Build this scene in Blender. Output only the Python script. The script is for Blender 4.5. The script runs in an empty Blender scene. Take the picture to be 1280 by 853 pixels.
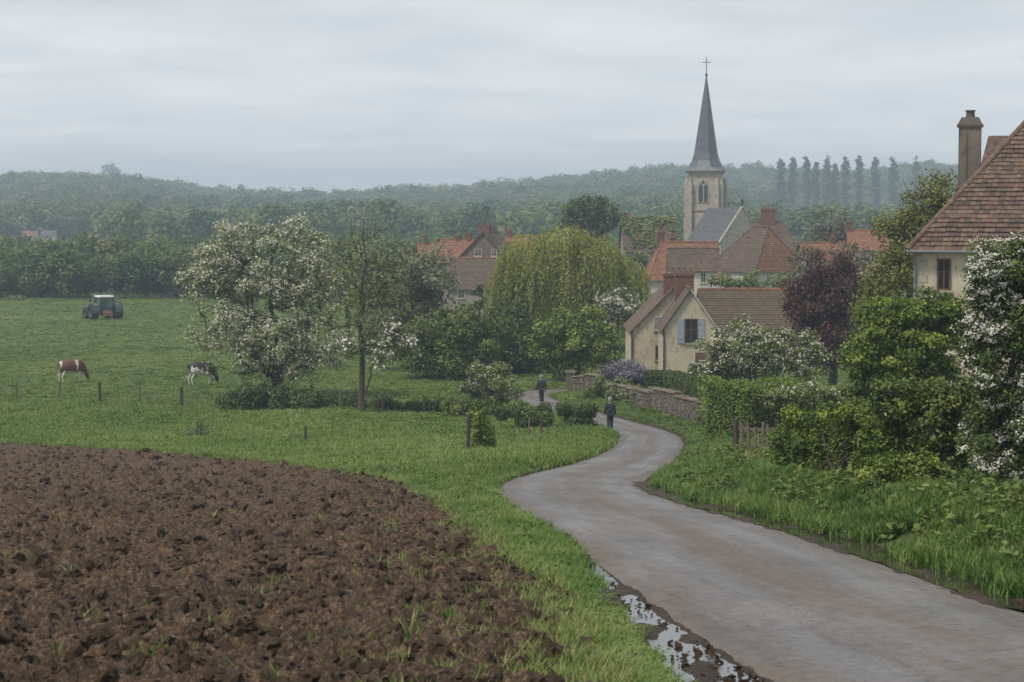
import bpy, math, random
import numpy as np
from mathutils import Vector, Matrix
R = math.radians
scene = bpy.context.scene
COL = scene.collection

# ------------------------------------------------------------------ camera
F = 2489.0                      # focal length in photograph pixels (1280 wide)
CAMZ = 11.5                     # eye height above the valley floor
PITCH = math.atan(155.5 / F)
cam_d = bpy.data.cameras.new('camera')
cam_d.sensor_width = 36.0
cam_d.lens = F / 1280.0 * 36.0
cam_d.clip_start = 0.5
cam_d.clip_end = 20000
cam_d.dof.use_dof = True
cam_d.dof.focus_distance = 75.0
cam_d.dof.aperture_fstop = 5.0
cam = bpy.data.objects.new('camera', cam_d)
cam.location = (0, 0, CAMZ)
cam.rotation_euler = (math.pi / 2 - PITCH, 0, 0)
COL.objects.link(cam)
scene.camera = cam

# ------------------------------------------------------------------ sky
SUN_EL, SUN_AZ = R(56), R(-125)         # sun high in the cloud, to the left
world = bpy.data.worlds.new('World')
scene.world = world
world.use_nodes = True
wt = world.node_tree
wt.nodes.clear()
W = wt.nodes.new
out = W('ShaderNodeOutputWorld')
bg = W('ShaderNodeBackground')
bg.inputs['Strength'].default_value = 0.1
sky = W('ShaderNodeTexSky')
sky.sky_type = 'NISHITA'
sky.sun_disc = False
sky.sun_elevation = SUN_EL
sky.sun_rotation = SUN_AZ
sky.air_density = 1.2
sky.dust_density = 3.0
tc = W('ShaderNodeTexCoord')
sep = W('ShaderNodeSeparateXYZ')
wt.links.new(tc.outputs['Generated'], sep.inputs[0])
zc = W('ShaderNodeMath'); zc.operation = 'ABSOLUTE'
wt.links.new(sep.outputs['Z'], zc.inputs[0])
za = W('ShaderNodeMath'); za.operation = 'ADD'; za.inputs[1].default_value = 0.07
wt.links.new(zc.outputs[0], za.inputs[0])
dx = W('ShaderNodeMath'); dx.operation = 'DIVIDE'
dy = W('ShaderNodeMath'); dy.operation = 'DIVIDE'
wt.links.new(sep.outputs['X'], dx.inputs[0]); wt.links.new(za.outputs[0], dx.inputs[1])
wt.links.new(sep.outputs['Y'], dy.inputs[0]); wt.links.new(za.outputs[0], dy.inputs[1])
cmb = W('ShaderNodeCombineXYZ')
wt.links.new(dx.outputs[0], cmb.inputs[0]); wt.links.new(dy.outputs[0], cmb.inputs[1])
nz = W('ShaderNodeTexNoise')
nz.inputs['Scale'].default_value = 1.3
nz.inputs['Detail'].default_value = 7
nz.inputs['Roughness'].default_value = 0.55
nz.inputs['Distortion'].default_value = 0.4
wt.links.new(cmb.outputs[0], nz.inputs['Vector'])
rp = W('ShaderNodeValToRGB')
rp.color_ramp.elements[0].position = 0.32
rp.color_ramp.elements[0].color = (0.525, 0.552, 0.590, 1)
rp.color_ramp.elements[1].position = 0.68
rp.color_ramp.elements[1].color = (0.670, 0.674, 0.680, 1)
wt.links.new(nz.outputs['Fac'], rp.inputs[0])
# the cloud sheet is a little brighter towards the horizon all round
hz = W('ShaderNodeMapRange'); hz.interpolation_type = 'SMOOTHSTEP'
hz.inputs['From Min'].default_value = 0.0; hz.inputs['From Max'].default_value = 0.20
hz.inputs['To Min'].default_value = 7.9; hz.inputs['To Max'].default_value = 5.3
wt.links.new(zc.outputs[0], hz.inputs['Value'])
sc = W('ShaderNodeVectorMath'); sc.operation = 'SCALE'
wt.links.new(hz.outputs[0], sc.inputs['Scale'])
wt.links.new(rp.outputs[0], sc.inputs[0])
mx = W('ShaderNodeMix'); mx.data_type = 'RGBA'; mx.inputs['Factor'].default_value = 0.95
wt.links.new(sky.outputs[0], mx.inputs['A']); wt.links.new(sc.outputs[0], mx.inputs['B'])
wt.links.new(mx.outputs['Result'], bg.inputs['Color'])
wt.links.new(bg.outputs[0], out.inputs['Surface'])

# ------------------------------------------------------------------ sun behind cloud
sd = bpy.data.lights.new('sun', 'SUN')
sd.energy = 1.5
sd.angle = R(12)
sd.color = (1.0, 0.93, 0.82)
sun = bpy.data.objects.new('sun', sd)
COL.objects.link(sun)
_sv = Vector((math.sin(SUN_AZ) * math.cos(SUN_EL), math.cos(SUN_AZ) * math.cos(SUN_EL), math.sin(SUN_EL)))
sun.rotation_euler = _sv.to_track_quat('Z', 'Y').to_euler()
sun.location = (-20, -20, 60)

scene.render.engine = 'CYCLES'
scene.view_settings.view_transform = 'Standard'
scene.view_settings.look = 'None'
scene.view_settings.gamma = 1
scene.view_settings.exposure = 1.02
scene.view_settings.use_curve_mapping = False
scene.cycles.max_bounces = 6
scene.cycles.diffuse_bounces = 2
scene.cycles.transparent_max_bounces = 8
scene.cycles.volume_bounces = 0

# ================================================================== helpers
def P(px, py, d):
    """point of the world seen at photograph pixel (px,py) at distance d along Y"""
    u = (px - 640.0) / F
    v = (426.5 - py) / F
    cp, sp = math.cos(PITCH), math.sin(PITCH)
    t = d / (cp + v * sp)
    return Vector((u * t, d, CAMZ + t * (-sp + v * cp)))

def X(px, d):
    return P(px, 426, d).x

def smooth(a, b, x):
    t = np.clip((x - a) / (b - a), 0, 1)
    return t * t * (3 - 2 * t)

_rs = np.random.RandomState(7)
_perm = np.concatenate([_rs.permutation(256)] * 3)
_grad = np.stack([np.cos(np.arange(256) * 2.399), np.sin(np.arange(256) * 2.399)], 1)

def pnoise(x, y, seed=0):
    x = np.asarray(x, float) + seed * 17.31
    y = np.asarray(y, float) + seed * 5.77
    xi = np.floor(x).astype(int); yi = np.floor(y).astype(int)
    xf = x - xi; yf = y - yi
    u = xf ** 3 * (xf * (xf * 6 - 15) + 10); v = yf ** 3 * (yf * (yf * 6 - 15) + 10)
    def g(ix, iy, fx, fy):
        k = _perm[_perm[ix & 255] + (iy & 255)]
        gr = _grad[k]
        return gr[..., 0] * fx + gr[..., 1] * fy
    a = g(xi, yi, xf, yf); b = g(xi + 1, yi, xf - 1, yf)
    c = g(xi, yi + 1, xf, yf - 1); d = g(xi + 1, yi + 1, xf - 1, yf - 1)
    return ((a * (1 - u) + b * u) * (1 - v) + (c * (1 - u) + d * u) * v) * 1.5

def fbm(x, y, oct=4, seed=0, gain=0.5):
    s = 0; a = 1.0; f = 1.0; n = 0
    for i in range(oct):
        s = s + a * pnoise(x * f, y * f, seed + i * 3); n += a
        a *= gain; f *= 2.03
    return s / n

# ------------------------------------------------------------------ terrain function
_py = [-30, 0, 10, 18, 24, 33, 47, 60, 75, 90, 105, 120, 140, 5000]
_pd = [-1.0, 2.4, 3.6, 4.3, 4.75, 5.4, 6.7, 7.95, 9.3, 10.45, 11.2, 11.5, 11.55, 11.55]
_yy = np.linspace(-30, 200, 921)
_dd = np.interp(_yy, _py, _pd)
_k = np.ones(33) / 33.0
_dd = np.convolve(np.pad(_dd, 16, mode='edge'), _k, mode='valid')

def base_z(y):
    return CAMZ - np.interp(y, _yy, _dd)

_rp = [(-100, 215), (0, 222), (60, 217), (105, 216), (180, 222), (240, 232), (300, 238), (420, 243), (480, 236),
       (600, 230), (700, 222), (800, 211), (860, 208), (960, 211), (1060, 216), (1160, 206), (1280, 212), (1500, 205)]
_ru = np.array([(p[0] - 640) / F for p in _rp]); _rv = np.array([p[1] for p in _rp], float)
RIDGE = 2300.0

def hill_z(x, y):
    u = x / np.maximum(y, 1)
    top = CAMZ + (271.5 - np.interp(u, _ru, _rv)) / F * RIDGE - 25.0
    t = smooth(450, RIDGE, y)
    n = fbm(x / 220.0, y / 220.0, 3, 11) * 10.0 * smooth(600, 1100, y) * (1 - smooth(1500, 2100, y))
    return top * t * (1 - 0.5 * smooth(RIDGE, RIDGE + 1000, y)) + n

# road: centre line (x, y, half width)
_road = [(10.5, -14, 2.1), (8.4, 0, 2.1), (6.1, 10, 2.3), (4.72, 18.5, 2.3), (3.97, 24, 2.2), (3.05, 33, 2.2), (2.15, 42, 2.15), (1.72, 48, 2.1),
         (1.62, 53, 2.1), (1.85, 58, 2.1), (2.5, 63.5, 2.05), (3.55, 70, 1.95), (4.7, 78, 1.8), (5.85, 87, 1.7), (6.55, 94, 1.65),
         (6.75, 99, 1.6), (6.35, 104, 1.55), (5.3, 109, 1.5), (4.2, 113.5, 1.5), (3.2, 118, 1.45), (2.2, 122, 1.4), (1.35, 126, 1.3),
         (1.25, 129, 1.2), (2.3, 131.2, 1.1), (4.5, 132.2, 1.1), (8, 133, 1.2), (14, 134, 1.2)]
def catmull(pts, n):
    pts = np.array(pts, float); o = []
    p = np.vstack([2 * pts[0] - pts[1], pts, 2 * pts[-1] - pts[-2]])
    for i in range(1, len(p) - 2):
        for t in np.linspace(0, 1, n, endpoint=False):
            a, b, c, d = p[i - 1], p[i], p[i + 1], p[i + 2]
            o.append(.5 * ((2 * b) + (-a + c) * t + (2 * a - 5 * b + 4 * c - d) * t * t + (-a + 3 * b - 3 * c + d) * t ** 3))
    o.append(p[-2]); return np.array(o)
RD = catmull(_road, 12)
_dxy = np.gradient(RD[:, :2], axis=0)
RT = _dxy / np.linalg.norm(_dxy, axis=1)[:, None]
RS = np.concatenate([[0], np.cumsum(np.linalg.norm(np.diff(RD[:, :2], axis=0), axis=1))])
RZ = base_z(RD[:, 1])

def road_info(x, y):
    """signed distance from the road's edge on each side: (d_from_edge, side(+1 right), z_road)"""
    x = np.atleast_1d(np.asarray(x, float)).ravel(); y = np.atleast_1d(np.asarray(y, float)).ravel()
    de = np.full(x.shape, 99.0); sd_ = np.where(x > 4, 1.0, -1.0); zr = base_z(y)
    idx = np.where((np.abs(x) < 45) & (y < 160))[0]
    for k in range(0, len(idx), 8000):
        q = idx[k:k + 8000]
        ex = x[q][:, None] - RD[None, :, 0]; ey = y[q][:, None] - RD[None, :, 1]
        d2 = ex * ex + ey * ey
        j = np.argmin(d2, 1); ar = np.arange(len(q))
        d = np.sqrt(d2[ar, j])
        cr = RT[j, 0] * ey[ar, j] - RT[j, 1] * ex[ar, j]
        de[q] = d - RD[j, 2]
        sd_[q] = np.where(cr < 0, 1.0, -1.0)
        zr[q] = RZ[j]
    return de, sd_, zr

# ploughed field edge  x_e(y)
_fe = np.array([(.9, 0), (1.05, 14), (.95, 18.5), (.78, 24), (-.45, 34.5), (-2.0, 47), (-4.0, 60), (-8.4, 72), (-14.7, 83), (-24, 92.5), (-34, 97), (-60, 103)])
def field_in(x, y):
    """metres inside the ploughed field (negative outside)"""
    xe = np.interp(y, _fe[:, 1], _fe[:, 0])
    sl = np.interp(y, [0, 30, 58, 66, 80, 92, 103], [0.05, .12, .2, .5, .7, 1.2, 2.2])
    d = (xe - x) / np.sqrt(1 + sl * sl)
    d = d + 0.35 * fbm(x * 0.8, y * 0.35, 3, 5) - 30 * smooth(100, 112, y)
    return d

def ground_z(x, y, raw=False):
    shp = np.shape(x)
    x = np.atleast_1d(np.asarray(x, float)).ravel(); y = np.atleast_1d(np.asarray(y, float)).ravel()
    z = base_z(y) + hill_z(x, y)
    z = z + fbm(x / 9.0, y / 14.0, 3, 2) * 0.16 * (1 - smooth(250, 330, y)) * smooth(20, 60, y)
    de, sd_, zr = road_info(x, y)
    dpos = np.maximum(de, 0)
    w = np.exp(-(dpos / 3.0) ** 2)
    z = z * (1 - w) + zr * w
    nearf = 1 - smooth(76, 98, y)
    bank = (0.62 * smooth(0.0, 1.9, dpos - np.interp(y, [14, 18, 54, 60], [0.3, 0.5, 0.5, 0.25])) + 1.0 * smooth(2.5, 10, dpos) + 1.2 * smooth(8, 18, dpos)) * nearf + 0.18 * smooth(0.1, 2, dpos) * (1 - nearf)
    z = z + np.where((sd_ > 0) & (y < 160), bank * (1 - smooth(125, 150, y)), 0.13 * smooth(0, 0.75, dpos - np.interp(y, [12, 18.5, 24, 29, 32], [1.3, 0.95, 0.62, 0.3, 0.15])) * (1 - smooth(2.5, 6, dpos)))
    if raw:
        z = z - np.where(de < 0, 0.07 * smooth(0, 0.25, -de), 0)
        z = z + np.where((de > -0.1) & (de < 0.5), 0.02 * fbm(x * 3, y * 3, 2, 9), 0)
        z = z - 0.35 * smooth(0.25, 0.9, field_in(x, y))
        ml = np.interp(y, [11, 13, 18.5, 24, 29, 31.5], [0, 1.3, 0.95, 0.62, 0.3, -0.3]); mr = np.interp(y, [14, 17, 55, 58], [-0.3, 0.5, 0.5, -0.3])
        z = z - 0.12 * smooth(0, 0.15, np.where(sd_ < 0, ml, mr) - de) * (de > -0.3) * (y > 11) * (y < 58)
    return z.reshape(shp) if shp else float(z[0])

# ------------------------------------------------------------------ mesh helpers
def npmesh(name, V, Fc, mats=(), smooth_=False, fattr=None, mat_idx=None, uv=None):
    V = np.asarray(V, np.float32); Fc = np.asarray(Fc, np.int32)
    me = bpy.data.meshes.new(name)
    n, k = Fc.shape
    me.vertices.add(len(V)); me.vertices.foreach_set('co', V.ravel())
    me.loops.add(n * k); me.loops.foreach_set('vertex_index', Fc.ravel())
    me.polygons.add(n)
    me.polygons.foreach_set('loop_start', np.arange(0, n * k, k, dtype=np.int32))
    me.polygons.foreach_set('loop_total', np.full(n, k, np.int32))
    if smooth_:
        me.polygons.foreach_set('use_smooth', np.ones(n, bool))
    for m in (mats if isinstance(mats, (list, tuple)) else [mats]):
        me.materials.append(m)
    if mat_idx is not None:
        me.polygons.foreach_set('material_index', np.asarray(mat_idx, np.int32))
    if fattr:
        for an, (dom, vals) in fattr.items():
            a = me.attributes.new(an, 'FLOAT', dom)
            a.data.foreach_set('value', np.asarray(vals, np.float32))
    me.update(calc_edges=True)
    return me

def link(name, me, parent=None, loc=None, rz=None):
    o = bpy.data.objects.new(name, me)
    COL.objects.link(o)
    if parent is not None:
        o.parent = parent
    if loc is not None:
        o.location = loc
    if rz is not None:
        o.rotation_euler = (0, 0, rz)
    return o

def tag(o, label=None, cat=None, group=None, kind=None):
    if label: o['label'] = label
    if cat: o['category'] = cat
    if group: o['group'] = group
    if kind: o['kind'] = kind
    return o

def thing(name, label, cat, loc=(0, 0, 0), rz=0, group=None):
    o = link(name, None, loc=loc, rz=rz)
    o.empty_display_size = 0.3
    return tag(o, label, cat, group)

class MB:
    """collects polygons for one mesh"""
    def __init__(s):
        s.v = []; s.f = []; s.m = []
    def poly(s, pts, m=0):
        b = len(s.v); s.v += [tuple(p) for p in pts]; s.f.append(list(range(b, b + len(pts)))); s.m.append(m)
    def hexa(s, p, m=0):
        """8 points: bottom 4 ccw, top 4 ccw"""
        b = len(s.v); s.v += [tuple(q) for q in p]
        for f in ((3, 2, 1, 0), (4, 5, 6, 7), (0, 1, 5, 4), (1, 2, 6, 5), (2, 3, 7, 6), (3, 0, 4, 7)):
            s.f.append([b + i for i in f]); s.m.append(m)
    def box(s, x0, x1, y0, y1, z0, z1, m=0, tp=0.0):
        s.hexa([(x0, y0, z0), (x1, y0, z0), (x1, y1, z0), (x0, y1, z0),
                (x0 + tp, y0 + tp, z1), (x1 - tp, y0 + tp, z1), (x1 - tp, y1 - tp, z1), (x0 + tp, y1 - tp, z1)], m)
    def tube(s, a, b, r0, r1, n=8, m=0, caps=True):
        a = Vector(a); b = Vector(b); t = (b - a).normalized()
        q = t.orthogonal().normalized(); w = t.cross(q)
        k = len(s.v)
        for c, r in ((a, r0), (b, r1)):
            for i in range(n):
                th = 2 * math.pi * i / n
                s.v.append(tuple(c + q * (math.cos(th) * r) + w * (math.sin(th) * r)))
        for i in range(n):
            j = (i + 1) % n
            s.f.append([k + i, k + j, k + n + j, k + n + i]); s.m.append(m)
        if caps:
            s.f.append([k + i for i in range(n)][::-1]); s.m.append(m)
            s.f.append([k + n + i for i in range(n)]); s.m.append(m)
    def ring(s, profile, n=16, c=(0, 0, 0), axis='Z', m=0, close=False):
        """lathe (r,z) profile"""
        k = len(s.v); L = len(profile)
        for r, z in profile:
            for i in range(n):
                th = 2 * math.pi * i / n
                a, b = r * math.cos(th), r * math.sin(th)
                p = (a, b, z) if axis == 'Z' else ((z, a, b) if axis == 'X' else (a, z, b))
                s.v.append((c[0] + p[0], c[1] + p[1], c[2] + p[2]))
        for q in range(L - 1 + (1 if close else 0)):
            q2 = (q + 1) % L
            for i in range(n):
                j = (i + 1) % n
                s.f.append([k + q * n + i, k + q * n + j, k + q2 * n + j, k + q2 * n + i]); s.m.append(m)
    def mesh(s, name, mats, sm=False):
        me = bpy.data.meshes.new(name)
        me.from_pydata(s.v, [], s.f)
        for m in (mats if isinstance(mats, (list, tuple)) else [mats]):
            me.materials.append(m)
        me.polygons.foreach_set('material_index', s.m)
        if sm: me.polygons.foreach_set('use_smooth', [True] * len(s.f))
        me.update()
        return me
    def build(s, name, mats, parent=None, sm=False, loc=None, rz=None):
        return link(name, s.mesh(name, mats, sm), parent, loc, rz)

# ------------------------------------------------------------------ materials
def newmat(name):
    m = bpy.data.materials.new(name); m.use_nodes = True
    nt = m.node_tree
    return m, nt, nt.nodes['Principled BSDF'], nt.nodes['Material Output']

def ramp(nt, stops):
    r = nt.nodes.new('ShaderNodeValToRGB')
    e = r.color_ramp.elements
    while len(e) < len(stops): e.new(0.5)
    for el, (p, c) in zip(e, stops):
        el.position = p; el.color = (c[0], c[1], c[2], 1)
    return r

def noise(nt, scale, detail=4, rough=0.55, vec=None, dist=0.0):
    n = nt.nodes.new('ShaderNodeTexNoise')
    n.inputs['Scale'].default_value = scale; n.inputs['Detail'].default_value = detail
    n.inputs['Roughness'].default_value = rough; n.inputs['Distortion'].default_value = dist
    if vec is not None: nt.links.new(vec, n.inputs['Vector'])
    return n

def coords(nt, kind='Object', scale=None):
    t = nt.nodes.new('ShaderNodeTexCoord').outputs[kind]
    if scale:
        mp = nt.nodes.new('ShaderNodeMapping'); mp.inputs['Scale'].default_value = scale
        nt.links.new(t, mp.inputs[0]); t = mp.outputs[0]
    return t

def mixc(nt, fac, a, b, mode='MIX'):
    n = nt.nodes.new('ShaderNodeMix'); n.data_type = 'RGBA'; n.blend_type = mode
    for s, v in (('Factor', fac), ('A', a), ('B', b)):
        if hasattr(v, 'is_linked') or hasattr(v, 'node'): nt.links.new(v, n.inputs[s])
        elif s == 'Factor': n.inputs[s].default_value = v
        else: n.inputs[s].default_value = (v[0], v[1], v[2], 1)
    return n.outputs['Result']

def bump(nt, h, strength, dist=0.02):
    b = nt.nodes.new('ShaderNodeBump'); b.inputs['Strength'].default_value = strength; b.inputs['Distance'].default_value = dist
    nt.links.new(h, b.inputs['Height']); return b.outputs['Normal']

def plain(name, c, rough=0.8, var=0.25, scale=3.0, bmp=0.0, metal=0.0):
    m, nt, bs, o = newmat(name)
    n = noise(nt, scale, 5, 0.6, coords(nt))
    lo = [v * (1 - var) for v in c]; hi = [min(1, v * (1 + var)) for v in c]
    r = ramp(nt, [(0.3, lo), (0.7, hi)])
    nt.links.new(n.outputs['Fac'], r.inputs[0]); nt.links.new(r.outputs[0], bs.inputs['Base Color'])
    bs.inputs['Roughness'].default_value = rough; bs.inputs['Metallic'].default_value = metal
    if bmp:
        n2 = noise(nt, scale * 8, 4, 0.6, coords(nt))
        nt.links.new(bump(nt, n2.outputs['Fac'], bmp), bs.inputs['Normal'])
    return m

def leaf_mat(name, stops, trans=0.14, rough=0.55, inst=False, spec=0.3):
    """stops: colours along the leaf's own tint"""
    m, nt, bs, o = newmat(name)
    at = nt.nodes.new('ShaderNodeAttribute')
    at.attribute_name = 'tint'
    at.attribute_type = 'INSTANCER' if inst else 'GEOMETRY'
    k = len(stops)
    r = ramp(nt, [(i / (k - 1), c) for i, c in enumerate(stops)])
    f = at.outputs['Fac']
    if inst:
        oi = nt.nodes.new('ShaderNodeAttribute'); oi.attribute_name = 'tint'; oi.attribute_type = 'GEOMETRY'
        ad = nt.nodes.new('ShaderNodeMath'); ad.operation = 'ADD'
        nt.links.new(f, ad.inputs[0]); nt.links.new(oi.outputs['Fac'], ad.inputs[1])
        f = ad.outputs[0]
    nt.links.new(f, r.inputs[0])
    nt.links.new(r.outputs[0], bs.inputs['Base Color'])
    bs.inputs['Roughness'].default_value = rough
    bs.inputs['Specular IOR Level'].default_value = spec
    tr = nt.nodes.new('ShaderNodeBsdfTranslucent')
    hs = nt.nodes.new('ShaderNodeHueSaturation'); hs.inputs['Value'].default_value = 1.2; hs.inputs['Saturation'].default_value = 1.1
    nt.links.new(r.outputs[0], hs.inputs['Color']); nt.links.new(hs.outputs[0], tr.inputs['Color'])
    ms = nt.nodes.new('ShaderNodeMixShader'); ms.inputs[0].default_value = trans
    nt.links.new(bs.outputs[0], ms.inputs[1]); nt.links.new(tr.outputs[0], ms.inputs[2])
    nt.links.new(ms.outputs[0], o.inputs['Surface'])
    return m

# ================================================================== the setting: ground, field, road, mud
def mat_ground():
    m, nt, bs, o = newmat('meadow_ground')
    co = coords(nt)
    n1 = noise(nt, 0.05, 5, 0.6, co); n2 = noise(nt, 0.9, 5, 0.65, co); n3 = noise(nt, 9, 3, 0.6, co)
    big = coords(nt, 'Object', (0.012, 0.07, 0.05)); n4 = noise(nt, 1.0, 4, 0.6, big)
    r1 = ramp(nt, [(0.3, (0.078, 0.122, 0.034)), (0.5, (0.104, 0.155, 0.042)), (0.72, (0.150, 0.185, 0.062))])
    nt.links.new(n1.outputs['Fac'], r1.inputs[0])
    r2 = ramp(nt, [(0.3, (0.55, 0.6, 0.5)), (0.7, (1.25, 1.2, 1.2))])
    nt.links.new(n2.outputs['Fac'], r2.inputs[0])
    c = mixc(nt, 0.75, r1.outputs[0], r2.outputs[0], 'MULTIPLY')
    r4 = ramp(nt, [(0.35, (0.78, 0.84, 0.8)), (0.65, (1.12, 1.08, 1.0))])
    nt.links.new(n4.outputs['Fac'], r4.inputs[0])
    c = mixc(nt, 0.8, c, r4.outputs[0], 'MULTIPLY')
    a = nt.nodes.new('ShaderNodeAttribute'); a.attribute_name = 'soil'
    c = mixc(nt, a.outputs['Fac'], c, (0.050, 0.036, 0.022))
    nt.links.new(c, bs.inputs['Base Color'])
    bs.inputs['Roughness'].default_value = 0.9
    bs.inputs['Specular IOR Level'].default_value = 0.15
    nt.links.new(bump(nt, n3.outputs['Fac'], 0.8, 0.08), bs.inputs['Normal'])
    return m

def build_ground():
    ys = np.concatenate([[-25, -15, -8, -3], np.geomspace(2, 15, 28)[:-1], np.linspace(15, 140, 420)[:-1], np.geomspace(140, 420, 60)[:-1], np.geomspace(420, 3300, 80)])
    us = np.linspace(-0.45, 0.45, 330)
    Y = np.repeat(ys[:, None], len(us), 1)
    wid = np.maximum(Y, 30.0)
    Xx = us[None, :] * wid
    Z = ground_z(Xx, Y, True)
    nr, nc = Y.shape
    V = np.stack([Xx, Y, Z], -1).reshape(-1, 3)
    i = np.arange(nr - 1)[:, None] * nc + np.arange(nc - 1)[None, :]
    Fc = np.stack([i, i + 1, i + nc + 1, i + nc], -1).reshape(-1, 4)
    de, sd_, zr = road_info(V[:, 0], V[:, 1])
    fi = field_in(V[:, 0], V[:, 1])
    soil = np.maximum(1 - smooth(0.15, 0.75, de), smooth(-0.15, 0.3, fi))
    verge = 1 - smooth(30, 60, V[:, 1])
    soil = np.maximum(soil, 0.6 * verge * (np.abs(de) < 6))
    soil = soil * (V[:, 1] < 150)
    me = npmesh('ground', V, Fc, mat_ground(), True, {'soil': ('POINT', soil)})
    o = link('ground', me)
    tag(o, 'green meadow ground falling to the valley floor', 'ground', kind='structure')
build_ground()

def mat_soil(name='ploughed_soil', wet=0.0, tone=1.0):
    m, nt, bs, o = newmat(name)
    co = coords(nt)
    n1 = noise(nt, 0.5, 4, 0.6, co); n2 = noise(nt, 17, 7, 0.78, co); n3 = noise(nt, 60, 4, 0.7, co)
    r = ramp(nt, [(0.32, (0.022, 0.015, 0.0095)), (0.46, (0.066, 0.0435, 0.0275)), (0.56, (0.132, 0.090, 0.058)), (0.66, (0.31, 0.225, 0.145))])
    nt.links.new(n2.outputs['Fac'], r.inputs[0])
    r1 = ramp(nt, [(0.3, (0.78, 0.78, 0.82)), (0.7, (1.18, 1.12, 1.08))])
    nt.links.new(n1.outputs['Fac'], r1.inputs[0])
    c = mixc(nt, 0.9, r.outputs[0], r1.outputs[0], 'MULTIPLY')
    # bits of straw and root
    st = coords(nt, 'Object', (9, 26, 14)); vo = nt.nodes.new('ShaderNodeTexVoronoi'); vo.inputs['Scale'].default_value = 1.0
    nt.links.new(st, vo.inputs['Vector'])
    rs = ramp(nt, [(0.06, (1, 1, 1)), (0.12, (0, 0, 0))]); nt.links.new(vo.outputs['Distance'], rs.inputs[0])
    c = mixc(nt, rs.outputs[0], c, (0.30, 0.23, 0.145))
    c = mixc(nt, 1.0, c, (tone, tone, tone), 'MULTIPLY')
    nt.links.new(c, bs.inputs['Base Color'])
    bs.inputs['Roughness'].default_value = 0.85 - wet
    bs.inputs['Specular IOR Level'].default_value = 0.2 + wet
    ad = nt.nodes.new('ShaderNodeMath'); ad.operation = 'ADD'
    nt.links.new(n2.outputs['Fac'], ad.inputs[0]); nt.links.new(n3.outputs['Fac'], ad.inputs[1])
    nt.links.new(bump(nt, ad.outputs[0], 0.9, 0.03), bs.inputs['Normal'])
    return m
M_SOIL = mat_soil()

def clod_height(x, y):
    """rough ploughed relief in metres"""
    wx = x + 0.25 * pnoise(x * 1.3, y * 1.3, 21); wy = y + 0.25 * pnoise(x * 1.3, y * 1.3, 22)
    a = fbm(wx / 1.9, wy / 0.6, 2, 30) * 0.17            # broken furrow slices
    r1 = 1 - np.abs(pnoise(wx / 0.27, wy / 0.30, 31)) * 2  # clods
    r2 = 1 - np.abs(pnoise(wx / 0.15, wy / 0.15, 33)) * 2
    b = pnoise(wx / 0.20, wy / 0.22, 35)
    c = np.clip(b, 0, 1) ** 0.7 * 0.13
    return a + 0.045 * r1 + 0.040 * r2 + c + 0.03 * pnoise(x / 0.075, y / 0.075, 36) + 0.03 * np.clip(pnoise(wx / 0.11, wy / 0.11, 38), 0, 1)

def build_field():
    ys = np.geomspace(11, 106, 700)
    us = np.linspace(-0.40, 0.08, 600)
    Y = np.repeat(ys[:, None], len(us), 1)
    Xx = us[None, :] * np.maximum(Y, 9)
    fi = field_in(Xx, Y)
    fade = smooth(0.0, 0.9, fi)
    Z = ground_z(Xx, Y) + 0.0 + fade * (clod_height(Xx, Y)) - 0.10 * (1 - smooth(-0.35, 0.15, fi)) + 0.015
    nr, nc = Y.shape
    i = np.arange(nr - 1)[:, None] * nc + np.arange(nc - 1)[None, :]
    Fc = np.stack([i, i + 1, i + nc + 1, i + nc], -1).reshape(-1, 4)
    keep = (fi > -0.45).ravel()
    Fc = Fc[keep[Fc].all(1)]
    used = np.unique(Fc); mp = np.full(nr * nc, -1); mp[used] = np.arange(len(used))
    V = np.stack([Xx, Y, Z], -1).reshape(-1, 3)[used]
    o = link('ploughed_field', npmesh('ploughed_field', V, mp[Fc], M_SOIL, True))
    tag(o, 'freshly ploughed brown field in the left foreground', 'field', kind='structure')
build_field()

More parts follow.
